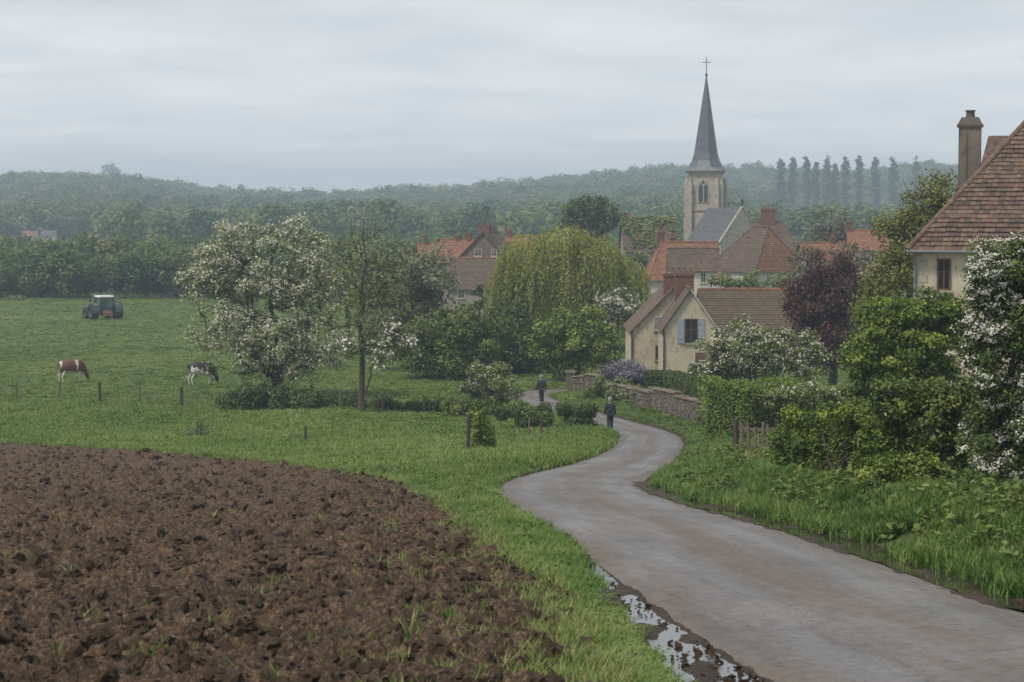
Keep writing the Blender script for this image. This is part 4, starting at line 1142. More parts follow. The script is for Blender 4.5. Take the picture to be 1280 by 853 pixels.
plant('climbing_hedge', 'ivy-like climber hanging over the bank fence in rounded folds', 'hedge', 41.5, 1045,
      [(980, 556, 13, 28, 5), (1004, 553, 13, 34, 4), (1030, 553, 14, 40, 2.5), (1058, 556, 15, 46, 1), (1088, 562, 17, 48, 0), (1112, 570, 15, 42, -1), (1010, 522, 38, 10, 3), (1066, 516, 46, 12, 1)], 220, 34000, 0.08, L_FRESH, BARK_D, 0.02, 0.23, 57, stems=7, part='foliage', crown_low=0, depth=0.7, tmean=0.33)
plant('weed_clump', 'tall leafy weeds on the bank below the dark shrub', 'weeds', 37.5, 1140, [(1120, 590, 26, 26), (1150, 595, 26, 30), (1095, 590, 20, 20), (1180, 605, 24, 24)], 80, 7500, 0.085, L_FRESH, BARK_D, 0.02, 0.24, 58, stems=8, part='foliage', crown_low=0)
plant('white_climber', 'white-flecked climber spilling over the hedge top', 'hedge', 80, 1010,
      [(968, 496, 14, 14), (1005, 490, 34, 8), (1050, 494, 30, 12)], 70, 6500, 0.11, L_APPLE, BARK_D, 0.05, 0.28, 59, stems=5, part='foliage', crown_low=0.4, blossom=(130, 0.09, L_WHITE, 2, 0.08))

# clipped hedges: leaf shell over a twiggy core
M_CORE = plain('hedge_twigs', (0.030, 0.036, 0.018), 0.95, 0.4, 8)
def clipped_hedge(name, label, a, b, wdt, z0, z1, seed, mat, leaf, nl, tmean=0.45, wob=0.10):
    rng = np.random.RandomState(seed)
    a = np.array(a, float); b = np.array(b, float); L = np.linalg.norm(b - a); t = (b - a) / L; nn = np.array([t[1], -t[0]])
    base = np.array([a[0], a[1], ground_z(a[0], a[1])])
    root = thing(name, label, 'hedge', base)
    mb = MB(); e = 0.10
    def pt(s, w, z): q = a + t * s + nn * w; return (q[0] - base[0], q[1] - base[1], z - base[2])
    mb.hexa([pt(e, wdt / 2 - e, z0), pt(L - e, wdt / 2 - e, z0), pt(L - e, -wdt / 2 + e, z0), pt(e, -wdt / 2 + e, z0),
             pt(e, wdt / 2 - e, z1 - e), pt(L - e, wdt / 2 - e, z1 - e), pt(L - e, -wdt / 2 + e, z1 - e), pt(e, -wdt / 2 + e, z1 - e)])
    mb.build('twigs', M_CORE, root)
    H = z1 - z0
    ar = np.array([L * H, L * H, wdt * H, wdt * H, L * wdt]); fc = rng.choice(5, nl, p=ar / ar.sum())
    s = rng.uniform(0, L, nl); w = rng.uniform(-wdt / 2, wdt / 2, nl); z = rng.uniform(z0, z1, nl)
    N2 = np.zeros((nl, 3))
    for k, (ss, ww, zz, nv) in enumerate(((None, wdt / 2, None, (nn[0], nn[1], 0)), (None, -wdt / 2, None, (-nn[0], -nn[1], 0)), (0, None, None, (-t[0], -t[1], 0)), (L, None, None, (t[0], t[1], 0)), (None, None, z1, (0, 0, 1)))):
        m = fc == k
        if ss is not None: s[m] = ss
        if ww is not None: w[m] = ww
        if zz is not None: z[m] = zz
        N2[m] = nv
    wb = wob * (fbm(s * 1.1 + w, z * 1.4, 3, seed) + 0.4 * rng.normal(size=nl))
    q = a[None] + t[None] * s[:, None] + nn[None] * w[:, None]
    p = np.column_stack([q, z]) + N2 * wb[:, None] - base
    N = unit(rng.normal(size=(nl, 3)) * 0.6 + N2 * 0.5 + [0, 0, 0.55])
    V, Fc = leaf_quads(p, N, leaf, 0.6, rng)
    tt = np.clip(tmean + 0.3 * fbm(s * 0.8, z * 1.2 + w, 3, seed + 5) + 0.15 * rng.normal(size=nl), 0, 1)
    link('foliage', npmesh('foliage', V, Fc, mat, False, {'tint': ('FACE', tt)}), root)
    return root
def G(px, d): return (X(px, d), d)
clipped_hedge('clipped_hedge', 'dark square-clipped hedge block beside the cottage', G(816, 121), G(843, 119.5), 1.3, 0.0, P(830, 466, 120).z, 71, L_DARK, 0.12, 5000)
clipped_hedge('clipped_hedge', 'long clipped hedge on top of the stone wall', G(840, 118), G(888, 107.5), 1.0, 0.3, P(860, 475, 112).z, 72, L_DARK, 0.12, 8500, 0.6)
clipped_hedge('clipped_hedge', 'short lighter clipped hedge between wall hedge and tall hedge', G(884, 106), G(912, 99), 1.0, 0.3, P(900, 478, 102).z, 73, L_FRESH, 0.12, 5200, 0.55)
clipped_hedge('clipped_hedge', 'tall clipped hedge with a dark hollow beside the wooden gate', G(906, 87), G(962, 84), 1.9, ground_z(X(930, 86), 86) - 0.2, P(935, 481, 86).z, 74, L_FRESH, 0.11, 15000, 0.42, 0.16)
clipped_hedge('clipped_hedge', 'pale-topped hedge running behind the climbing hedge', G(962, 91), G(1065, 84), 1.4, ground_z(X(1000, 88), 88), P(1000, 481, 88).z, 75, L_FRESH, 0.11, 15000, 0.5, 0.16)

# poplars on the right-hand ridge and the lone round tree on the left one
def poplar(label, px, top, bot, wpx, seed):
    d = 1100.0
    plant('poplar_tree', label, 'tree', d, px, [(px, bot - (bot - top) * k, wpx * w * 1.15, (bot - top) * 0.16) for k, w in ((-0.12, 0.7), (0.08, 0.85), (0.3, 1.0), (0.55, 0.95), (0.75, 0.8), (0.88, 0.5))], 90, 2200, 1.2, L_DARK, BARK_D, 0.4, 1.3, seed, crown_low=1.0, top=top + 6, group='poplars in a row on the hill', tip=0.05, depth=1.0, tmean=0.3)
ORD = ['first', 'second', 'third', 'fourth', 'fifth', 'sixth', 'seventh', 'eighth', 'ninth', 'tenth', 'eleventh']
for k, (px, top, bot, w) in enumerate(((976, 199, 244, 5.5), (991, 198, 244, 5.5), (1009, 197, 246, 6.0), (1020, 204, 244, 4.0), (1034, 198, 248, 6.0), (1044, 206, 244, 3.5), (1057, 198, 249, 5.5), (1074, 197, 250, 5.5), (1094, 196, 250, 5.5), (1117, 197, 252, 5.5), (1145, 198, 255, 5.0))):
    poplar('narrow poplar on the hill, %s of the row from the church side' % ORD[k], px, top, bot, w, 81 + k)
plant('round_hill_tree', 'round-crowned tree standing clear of the left ridge', 'tree', 2240, 138, [(138, 213, 12, 9), (138, 220, 9, 7)], 60, 1700, 2.0, L_DARK, BARK_D, 0.8, 2.6, 95, crown_low=2, tip=0.05, tmean=0.7)
plant('hill_conifer', 'dark spreading cedar on the left hillside', 'tree', 900, 213, [(213, 275, 12, 14), (213, 262, 8, 8), (216, 286, 14, 8)], 50, 1500, 1.0, L_DARK, BARK_D, 0.4, 1.6, 96, crown_low=1, tip=0.05, tmean=0.15)
plant('small_hill_tree', 'small round tree on the ridge line left of the blossom tree', 'tree', 2240, 275, [(275, 235, 6, 6)], 20, 420, 2.0, L_DARK, BARK_D, 0.6, 2.2, 97, crown_low=1, tip=0.05, tmean=0.6)
# ================================================================== buildings
def mat_tiles(name, cols, sx=5.0, sz=5.5, moss=None, rough=0.85):
    """clay or slate roofing: colour varies tile by tile, plus lichen and streaks"""
    m, nt, bs, o = newmat(name)
    co = coords(nt)
    br = nt.nodes.new('ShaderNodeTexVoronoi'); br.inputs['Scale'].default_value = 1.0
    nt.links.new(coords(nt, 'Object', (sx, sx, sz)), br.inputs['Vector'])
    sp = nt.nodes.new('ShaderNodeSeparateColor'); nt.links.new(br.outputs['Color'], sp.inputs[0])
    n1 = noise(nt, 0.9, 5, 0.65, co)
    ad = nt.nodes.new('ShaderNodeMath'); ad.operation = 'MULTIPLY_ADD'; ad.inputs[1].default_value = 0.45
    nt.links.new(sp.outputs[0], ad.inputs[0])
    m2 = nt.nodes.new('ShaderNodeMath'); m2.operation = 'MULTIPLY'; m2.inputs[1].default_value = 0.6; nt.links.new(n1.outputs['Fac'], m2.inputs[0])
    nt.links.new(m2.outputs[0], ad.inputs[2])
    k = len(cols)
    r = ramp(nt, [(0.15 + 0.7 * i / (k - 1), c) for i, c in enumerate(cols)]); nt.links.new(ad.outputs[0], r.inputs[0])
    c = r.outputs[0]
    if moss:
        n2 = noise(nt, 1.7, 6, 0.7, co); rm = ramp(nt, [(moss[1], (0,) * 3), (moss[1] + 0.16, (1,) * 3)]); nt.links.new(n2.outputs['Fac'], rm.inputs[0])
        c = mixc(nt, rm.outputs[0], c, moss[0])
    nt.links.new(c, bs.inputs['Base Color']); bs.inputs['Roughness'].default_value = rough
    return m

def mat_render(name, c, stain=(0.30, 0.26, 0.19), amt=0.55):
    """old lime render, patchy and stained"""
    m, nt, bs, o = newmat(name)
    co = coords(nt); n1 = noise(nt, 0.8, 6, 0.65, co); n2 = noise(nt, 3.5, 5, 0.7, coords(nt, 'Object', (1, 1, 0.45)))
    r = ramp(nt, [(0.3, [v * 0.82 for v in c]), (0.7, [v * 1.08 for v in c])]); nt.links.new(n1.outputs['Fac'], r.inputs[0])
    rs = ramp(nt, [(amt, (0,) * 3), (amt + 0.16, (0.8,) * 3)]); nt.links.new(n2.outputs['Fac'], rs.inputs[0])
    nt.links.new(mixc(nt, rs.outputs[0], r.outputs[0], stain), bs.inputs['Base Color'])
    bs.inputs['Roughness'].default_value = 0.9
    n3 = noise(nt, 25, 4, 0.6, co); nt.links.new(bump(nt, n3.outputs['Fac'], 0.3, 0.02), bs.inputs['Normal'])
    return m

T_BROWN = mat_tiles('brown_tiles', [(0.050, 0.034, 0.029), (0.085, 0.056, 0.045), (0.125, 0.083, 0.064), (0.17, 0.115, 0.088)], 6, 6, ((0.13, 0.12, 0.075), 0.62))
T_RED = mat_tiles('red_tiles', [(0.125, 0.056, 0.034), (0.195, 0.092, 0.054), (0.270, 0.142, 0.085)], 4, 4, ((0.17, 0.10, 0.07), 0.60))
T_OLD = mat_tiles('dark_old_tiles', [(0.056, 0.038, 0.030), (0.094, 0.064, 0.050), (0.140, 0.094, 0.070)], 4, 4, ((0.085, 0.085, 0.050), 0.58))
T_MOSS = mat_tiles('mossy_tiles', [(0.055, 0.040, 0.028), (0.088, 0.062, 0.042), (0.120, 0.082, 0.054)], 4, 4, ((0.075, 0.078, 0.034), 0.50))
T_SLATE = mat_tiles('grey_slate', [(0.060, 0.064, 0.074), (0.084, 0.088, 0.098), (0.112, 0.114, 0.122)], 3, 4, None, 0.55)
T_SPIRE = mat_tiles('spire_slate', [(0.062, 0.072, 0.090), (0.085, 0.096, 0.116), (0.11, 0.12, 0.14)], 3, 4, None, 0.5)
W_CREAM = mat_render('cream_render', (0.53, 0.465, 0.355), (0.26, 0.215, 0.155), 0.51)
W_BROWN = mat_render('brown_stone', (0.15, 0.118, 0.095), (0.085, 0.068, 0.056), 0.5)
W_WHITE = mat_render('white_render', (0.56, 0.54, 0.49), (0.36, 0.34, 0.30), 0.58)
W_STONE = mat_render('church_stone', (0.40, 0.365, 0.31), (0.185, 0.165, 0.135), 0.48)
W_GREY = mat_render('grey_render', (0.27, 0.24, 0.21), (0.16, 0.14, 0.12), 0.55)
W_CHIM = mat_render('chimney_render', (0.165, 0.140, 0.115), (0.085, 0.066, 0.055), 0.48)
W_CAP = mat_render('chimney_cap_stone', (0.095, 0.082, 0.070), (0.05, 0.045, 0.04), 0.5)
BRICK = plain('chimney_brick', (0.145, 0.070, 0.052), 0.9, 0.35, 5, 0.4)
BRICK_D = plain('dark_brick', (0.092, 0.066, 0.056), 0.9, 0.35, 5, 0.4)
POT = plain('clay_pot', (0.20, 0.095, 0.065), 0.8, 0.2, 6)
WOODW = plain('weathered_wood', (0.135, 0.110, 0.082), 0.9, 0.4, 9, 0.5)
WOOD_D = plain('dark_weathered_wood', (0.060, 0.048, 0.038), 0.9, 0.4, 9, 0.5)
FRAMEB = plain('brown_window_frame', (0.115, 0.070, 0.042), 0.7, 0.2, 5)
FRAMEW = plain('pale_window_frame', (0.42, 0.41, 0.38), 0.7, 0.15, 5)
SHUT = plain('grey_blue_shutter', (0.27, 0.31, 0.37), 0.7, 0.12, 5)
IRON = plain('dark_iron', (0.035, 0.036, 0.040), 0.6, 0.2, 5)
ZINC = plain('zinc_gutter', (0.16, 0.165, 0.175), 0.5, 0.2, 5)
GLASS, _gn, _gb, _go = newmat('window_glass')
_gb.inputs['Base Color'].default_value = (0.022, 0.026, 0.030, 1); _gb.inputs['Roughness'].default_value = 0.08; _gb.inputs['Specular IOR Level'].default_value = 0.6

def slope_courses(mb, e0, e1, r0, r1, n, th=0.03, m=0, rng=None, jag=0.012):
    """roof plane from eave edge e0-e1 to ridge r0-r1 laid in n overlapping courses"""
    e0, e1, r0, r1 = [Vector(v) for v in (e0, e1, r0, r1)]
    nrm = (e1 - e0).cross(r0 - e0)
    if nrm.length < 1e-6: nrm = (e1 - e0).cross(r1 - e0)
    nrm.normalize()
    if nrm.z < 0: nrm = -nrm
    for k in range(n):
        t0 = k / n; t1 = min(1.0, (k + 1.15) / n)
        j = rng.uniform(-jag, jag) if rng is not None else 0
        a, b = e0.lerp(r0, t0), e1.lerp(r1, t0); c, d = e0.lerp(r0, t1), e1.lerp(r1, t1)
        lo = nrm * (th + 0.02 + j); hi = nrm * 0.02
        lb = nrm * (0.005)
        mb.hexa([a + lb, b + lb, d - nrm * 0.02, c - nrm * 0.02, a + lo, b + lo, d + hi, c + hi], m)

def window(parent, o, ux, uy, uz, w, h, nrm, glass=GLASS, frame=FRAMEW, shutters=None, name='window', sill=True, bars=True):
    """window centred at o on a wall with in-plane axis ux, up uz and outward normal nrm (local vectors)"""
    o = Vector(o); ux = Vector(ux); nrm = Vector(nrm); uz = Vector((0, 0, 1))
    def B(x0, x1, z0, z1, d0, d1):
        mb.hexa([o + ux * x0 + nrm * d0 + uz * z0, o + ux * x1 + nrm * d0 + uz * z0, o + ux * x1 + nrm * d1 + uz * z0, o + ux * x0 + nrm * d1 + uz * z0,
                 o + ux * x0 + nrm * d0 + uz * z1, o + ux * x1 + nrm * d0 + uz * z1, o + ux * x1 + nrm * d1 + uz * z1, o + ux * x0 + nrm * d1 + uz * z1])
    mb = MB(); t = 0.07
    B(-w / 2, -w / 2 + t, -h / 2, h / 2, -0.05, 0.05); B(w / 2 - t, w / 2, -h / 2, h / 2, -0.05, 0.05)
    B(-w / 2 + t, w / 2 - t, h / 2 - t, h / 2, -0.05, 0.045); B(-w / 2 + t, w / 2 - t, -h / 2, -h / 2 + t, -0.05, 0.045)
    if bars:
        B(-0.025, 0.025, -h / 2 + t, h / 2 - t, -0.03, 0.04); B(-w / 2 + t, -0.025, 0.08, 0.12, -0.03, 0.035); B(0.025, w / 2 - t, 0.08, 0.12, -0.03, 0.035)
    win = mb.build(name, frame, parent)
    mb = MB(); B(-w / 2 + t * .8, w / 2 - t * .8, -h / 2 + t * .8, h / 2 - t * .8, -0.04, 0.012); mb.build('pane', glass, win)
    if sill:
        mb = MB(); B(-w / 2 - 0.08, w / 2 + 0.08, -h / 2 - 0.09, -h / 2 - 0.002, -0.02, 0.10); mb.build('sill', W_STONE, win)
    if shutters:
        for sg in (-1, 1):
            mb = MB(); x0 = sg * (w / 2 + 0.02); x1 = sg * (w / 2 + 0.02 + w * 0.48)
            B(min(x0, x1), max(x0, x1), -h / 2, h / 2, 0.01, 0.05)
            for q in (-0.3, 0.3): B(min(x0, x1) + 0.03, max(x0, x1) - 0.03, h * q - 0.05, h * q + 0.05, 0.05, 0.065)
            mb.build('shutter', shutters, win)
    return win

def chimney(parent, x, y, z0, z1, w, dp, mat=BRICK, pots=2, along='x', cap=True):
    mb = MB(); mb.box(x - w / 2, x + w / 2, y - dp / 2, y + dp / 2, z0, z1 - 0.22)
    mb.box(x - w / 2 - 0.06, x + w / 2 + 0.06, y - dp / 2 - 0.06, y + dp / 2 + 0.06, z1 - 0.22, z1 - 0.10)
    mb.box(x - w / 2 - 0.02, x + w / 2 + 0.02, y - dp / 2 - 0.02, y + dp / 2 + 0.02, z1 - 0.10, z1)
    ch = mb.build('chimney', mat, parent)
    for k in range(pots):
        f = (k + 0.5) / pots - 0.5
        mb = MB(); px = x + f * w * 0.9 * (along == 'x'); py = y + f * dp * 0.9 * (along == 'y')
        mb.ring([(0.0, z1), (0.12, z1), (0.10, z1 + 0.12), (0.085, z1 + 0.30), (0.11, z1 + 0.32), (0.11, z1 + 0.37), (0.0, z1 + 0.36)], 8, (px, py, 0))
        mb.build('chimney_pot', POT, ch)
    return ch

def house(name, label, c, rz, L, Wd, eave, ridge, wall, roof, roof2=None, hipm=None, ridge_m=None, hips=(0, 0), ov=0.25, chim=(), wins=(), seed=1, zbase=None, group=None, verge=True):
    """gabled or hipped house; local x runs along the ridge. c=(x,y); heights are world z. hips: hip run at -x and +x ends"""
    rng = np.random.RandomState(seed)
    gz = ground_z(c[0], c[1]) - 0.4 if zbase is None else zbase
    root = thing(name, label, 'house', (c[0], c[1], gz), rz, group)
    e = eave - gz; r = ridge - gz; hl = L / 2; hw = Wd / 2
    mb = MB()
    lo = [(-hl, -hw, 0), (hl, -hw, 0), (hl, hw, 0), (-hl, hw, 0)]; up = [(x, y, e) for x, y, z in lo]
    mb.poly([lo[0], lo[1], up[1], up[0]]); mb.poly([lo[2], lo[3], up[3], up[2]])
    gr = r - 0.04
    for sg, q in ((1, 1), (-1, 0)):
        a, b = ((1, 2) if sg > 0 else (3, 0))
        if hips[q] == 0: mb.poly([lo[a], lo[b], up[b], (sg * hl, 0, gr), up[a]])
        else: mb.poly([lo[a], lo[b], up[b], up[a]])
    mb.build('wall', wall, root)
    sl = (r - e) / hw
    ex = e - ov * sl
    R0 = (-hl - (0 if hips[0] else ov) + hips[0], 0, r); R1 = (hl + (0 if hips[1] else ov) - hips[1], 0, r)
    xa, xb = -hl - ov, hl + ov
    n = max(8, int(math.hypot(hw, r - e) / 0.24))
    mats = [roof, roof2 or roof]
    for sg, nm in ((-1, 'roof_slope'), (1, 'roof_slope')):
        mb = MB(); slope_courses(mb, (xa, sg * (hw + ov), ex), (xb, sg * (hw + ov), ex), R0, R1, n, 0.035, 0, rng)
        mb.build(nm, mats[0] if sg < 0 else mats[1], root)
    for q, xs, Rr in ((0, xa, R0), (1, xb, R1)):
        if hips[q]:
            mb = MB(); slope_courses(mb, (xs, -hw - ov, ex), (xs, hw + ov, ex), Rr, Rr, n, 0.035, 0, rng); mb.build('hip_slope', hipm or roof2 or roof, root)
            for sg in (-1, 1):
                mb = MB(); mb.tube((xs, sg * (hw + ov), ex + 0.04), (Rr[0], Rr[1], Rr[2] + 0.05), 0.09, 0.09, 6); mb.build('hip_ridge', ridge_m or roof, root)
    mb = MB()
    k = max(3, int((R1[0] - R0[0]) / 0.4))
    for i in range(k):
        x0 = R0[0] + (R1[0] - R0[0]) * i / k; x1 = R0[0] + (R1[0] - R0[0]) * (i + 1.08) / k
        mb.tube((x0, 0, r + 0.02), (x1, 0, r + 0.035), 0.11, 0.125, 7)
    tag(mb.build('ridge_tiles', ridge_m or roof, root), kind='stuff')
    for cdef in chim:
        chimney(root, *cdef[:6], **(cdef[6] if len(cdef) > 6 else {}))
    for wd in wins:
        side, u, z, w, h = wd[:5]; kw = wd[5] if len(wd) > 5 else {}
        if side == 'f': window(root, (u, -hw, z), (1, 0, 0), 0, 0, w, h, (0, -1, 0), **kw)
        if side == 'l': window(root, (-hl, u, z), (0, -1, 0), 0, 0, w, h, (-1, 0, 0), **kw)
        if side == 'r': window(root, (hl, u, z), (0, 1, 0), 0, 0, w, h, (1, 0, 0), **kw)
    return root
def zpx(py, d): return P(640, py, d).z

# --- the cottages at the bend (ridges run away from the camera: local x = world y, gable -x faces us)
c = (X(863, 141) , 141 + 3.0)
fc = house('narrow_cottage', 'narrow cream cottage with steep gable and grey-blue shutters', c, R(90), 6.0, 3.7, zpx(411, 141), zpx(361, 141), W_CREAM, T_BROWN, seed=2, ov=0.18,
           wins=(('l', -0.05, zpx(414, 141) - (ground_z(*c) - 0.4), 0.95, 1.75, dict(frame=FRAMEB, shutters=SHUT)), ('l', -0.35, zpx(462, 141) - (ground_z(*c) - 0.4), 0.9, 1.0, dict(frame=FRAMEW, shutters=None))),
           chim=((1.2, 0.1, 4.5, zpx(343, 142) - (ground_z(*c) - 0.4), 0.8, 1.35, dict(pots=3, along='y')),))
mb = MB(); _z = ground_z(*c) - 0.4
mb.tube((-3.08, 1.88, 0), (-3.08, 1.88, zpx(412, 141) - _z), 0.06, 0.06, 6); mb.build('downpipe', IRON, fc)
for sg in (-1, 1):
    mb = MB(); mb.hexa([(-3.2, sg * 2.1, zpx(411, 141) - _z - 0.38), (-3.16, sg * 2.1, zpx(411, 141) - _z - 0.38), (-3.16, 0, zpx(361, 141) - _z - 0.14), (-3.2, 0, zpx(361, 141) - _z - 0.14),
                        (-3.2, sg * 2.1, zpx(411, 141) - _z - 0.2), (-3.16, sg * 2.1, zpx(411, 141) - _z - 0.2), (-3.16, 0, zpx(361, 141) - _z + 0.04), (-3.2, 0, zpx(361, 141) - _z + 0.04)])
    mb.build('barge_board', FRAMEW if sg < 0 else WOOD_D, fc)
# front door under a little porch
mb = MB(); mb.box(-3.06, -3.0, -1.15, -0.35, 0.4, 2.35); dr = mb.build('door', FRAMEB, fc)
mb = MB(); mb.box(-3.10, -3.06, -0.5, -0.44, 1.35, 1.45); mb.build('handle', IRON, dr)
c = (X(841, 148), 148 + 4.5)
_z = ground_z(*c) - 0.4
wc = house('wide_cottage', 'wider cream gabled house behind the narrow cottage', c, R(90), 9.0, 6.0, zpx(412, 148), zpx(361, 148), W_CREAM, T_BROWN, seed=3, ov=0.22,
           wins=(('l', 0.95, zpx(441, 148) - _z, 0.7, 1.1, dict(frame=FRAMEB)), ('l', 1.1, zpx(405, 148) - _z, 0.6, 1.0, dict(frame=FRAMEW, glass=SHUT))),
           chim=((-3.2, 0.15, 5, zpx(342, 149) - _z, 0.8, 0.9, dict(pots=2, along='y')),))
mb = MB(); mb.tube((-4.58, 3.05, 0), (-4.58, 3.05, zpx(413, 148) - _z), 0.06, 0.06, 6); mb.build('downpipe', IRON, wc)
c = (X(940, 151), 151 + 1.2)
house('long_house', 'long low house with mossy brown roof and orange ridge', c, 0, 7.6, 6.4, zpx(409, 148.5), zpx(363, 151), W_CREAM, T_MOSS, ridge_m=T_RED, seed=4, chim=())
# --- roofs around the church
d = 200; c = (X(852, d), d + 2.0); _z = ground_z(*c) - 0.4
house('red_roof_house', 'red-tiled house with a hipped end and two brick chimneys above the cottages', c, R(4), 7.0, 5.6, zpx(347, d), zpx(303, d + 2), W_WHITE, T_RED, hips=(1.6, 0), seed=5,
      chim=((-2.0, 0.2, 5, zpx(290, d) - _z, 0.7, 0.6), (-0.7, 0.3, 5, zpx(297, d) - _z, 0.6, 0.5)), wins=(('f', -2.2, 2.6, 0.9, 1.2), ('f', 1.4, 2.6, 0.9, 1.2)))
d = 192; c = (X(868, d), d + 1.8)
house('slate_annex', 'low white annex with a dark slate roof below the red roof', c, R(-3), 4.6, 4.2, zpx(337, d), zpx(311, d + 2), W_WHITE, T_OLD, seed=6,
      wins=(('f', -1.0, zpx(346, d) - ground_z(*c) + 0.3, 0.8, 1.0), ('f', 0.9, zpx(346, d) - ground_z(*c) + 0.3, 0.5, 1.0)))
d = 208; c = (X(945, d) + 0.3, d + 4.2); _z = ground_z(*c) - 0.4
house('hipped_house', 'big hipped house, one roof face red and one dark, in front of the church', c, R(128), 7.4, 7.2, zpx(337, d), zpx(284, d + 2), W_WHITE, T_OLD, hipm=T_RED, ridge_m=T_OLD, hips=(1.7, 3.6), seed=7,
      chim=(), wins=(('f', 0.5, 2.5, 0.9, 1.2), ('l', -1.8, 2.5, 0.9, 1.3), ('l', 1.5, 2.5, 0.9, 1.3)))
d = 224; c = (X(970, d), d + 2.2); _z = ground_z(*c) - 0.4
house('dark_roof_house', 'dark-roofed house with a stout brick chimney right of the church', c, R(-8), 5.2, 6.2, zpx(315, d), zpx(278, d + 2), W_GREY, T_OLD, hips=(0, 1.6), seed=8,
      chim=((-0.7, 0, 6, zpx(261, d) - _z, 1.6, 0.8, dict(pots=3)),), wins=(('f', 1.0, 3.0, 0.9, 1.2),))
d = 250; c = (X(812, d), d + 2.5); _z = ground_z(*c) - 0.4
ih = house('ivy_roof_house', 'old house with a steep roof overgrown by green ivy left of the church', c, R(3), 6.6, 6.2, zpx(312, d), zpx(272, d + 2.5), W_GREY, T_OLD, seed=9, hips=(0, 0.8), chim=((-3.0, 0, 8, zpx(266, d) - _z, 0.5, 0.5, dict(pots=0)),))
rng = np.random.RandomState(9); n = 2600
u = rng.uniform(-3.5, 3.5, n); v = rng.uniform(0, 1, n) ** 0.7
sel = fbm(u * 0.5, v * 2, 2, 44) + 0.45 * smooth(0.5, 0.95, v) + 0.10 * (u > -2.6) > 0.02; u, v = u[sel], v[sel]; n = len(u)
ze, zr_ = zpx(312, d) - _z, zpx(272, d + 2.5) - _z
pp = np.column_stack([u, -3.1 * (1 - v) - 0.10, ze + (zr_ - ze) * v + 0.12]) + rng.normal(size=(n, 3)) * 0.10
Vv, Ff = leaf_quads(pp, unit(rng.normal(size=(n, 3)) * 0.5 + [0, -0.6, 0.7]), 0.38, 0.7, rng)
link('ivy', npmesh('ivy', Vv, Ff, L_OLIVE, False, {'tint': ('FACE', np.clip(0.35 + 0.4 * v + 0.15 * rng.normal(size=n), 0, 1))}), ih)
# --- roofs left of the willow
d = 238; c = (X(613, d), d + 3.0); _z = ground_z(*c) - 0.4
house('tall_brown_house', 'tall brown house with a broad chimney left of the willow', c, R(74), 6.4, 6.2, zpx(323, d), zpx(291, d), W_BROWN, T_OLD, roof2=T_RED, seed=10,
      chim=((-2.4, 0.0, 6, zpx(281, d) - _z, 0.9, 1.3, dict(pots=2, along='y')), (1.8, 0.5, 6, zpx(284, d) - _z, 0.6, 0.8)), wins=(('l', 0.6, zpx(316, d) - _z, 0.9, 0.9), ('l', -1.4, zpx(316, d) - _z, 0.7, 0.9)))
d = 231; c = (X(592, d), d + 2.0)
house('brown_roof_house', 'white house with dark brown roof below the tall brown house', c, R(-5), 5.2, 5.4, zpx(359, d), zpx(323, d + 2), W_GREY, T_OLD, ridge_m=T_RED, seed=11, wins=(('f', -1.2, zpx(366, d) - ground_z(*c) + 0.2, 0.8, 0.9), ('f', 1.2, zpx(366, d) - ground_z(*c) + 0.2, 0.8, 0.9)))
d = 235; c = (X(627, d), d + 2.2)
house('orange_roof_house', 'small house with orange-red roof touching the willow', c, R(6), 3.4, 4.8, zpx(352, d), zpx(324, d + 2), W_CREAM, T_RED, seed=12, wins=(('f', 0.3, zpx(362, d) - ground_z(*c) + 0.2, 0.7, 0.9),))
d = 246; c = (X(577, d), d + 2.2); _z = ground_z(*c) - 0.4
house('red_gable_house', 'red-roofed house with two slim chimneys left of the tall brown house', c, R(-12), 5.0, 5.2, zpx(326, d), zpx(300, d + 2), W_GREY, T_RED, seed=13,
      chim=((0.9, 0.0, 5, zpx(291, d) - _z, 0.55, 0.55, dict(pots=1)), (-0.5, 0.0, 5, zpx(294, d) - _z, 0.55, 0.55, dict(pots=1))))
d = 255; c = (X(545, d), d + 2.2); _z = ground_z(*c) - 0.4
house('far_red_house', 'leftmost red-roofed village house with one chimney', c, R(8), 4.6, 5.0, zpx(325, d), zpx(305, d + 2), W_GREY, T_RED, seed=14, chim=((-1.4, 0.0, 5, zpx(295, d) - _z, 0.5, 0.5, dict(pots=1)),))
d = 228; c = (X(1086, d), d + 2.0); _z = ground_z(*c) - 0.4
house('orange_far_house', 'orange-roofed house half hidden by the yellow-green tree', c, R(-6), 4.2, 5.0, zpx(312, d), zpx(288, d + 2), W_CREAM, T_RED, seed=15, chim=((-2.0, 0.0, 5, zpx(277, d) - _z, 0.6, 0.6, dict(pots=1)),))
d = 216; c = (X(1030, d), d + 2.0); _z = ground_z(*c) - 0.4
house('brown_far_house', 'brown-roofed house glimpsed behind the copper beech', c, R(10), 4.8, 5.2, zpx(330, d), zpx(304, d + 2), W_GREY, T_RED, seed=16, chim=((1.2, 0.0, 4, zpx(296, d) - _z, 0.5, 0.5, dict(pots=1)),))
d = 262; c = (X(652, d), d + 2.2); _z = ground_z(*c) - 0.4
house('peeping_house', 'orange roof peeping out above the left of the willow', c, R(-15), 5.4, 5.0, zpx(318, d), zpx(296, d + 2), W_GREY, T_RED, seed=17, chim=((-1.6, 0.0, 4, zpx(288, d) - _z, 0.6, 0.5, dict(pots=1)),))
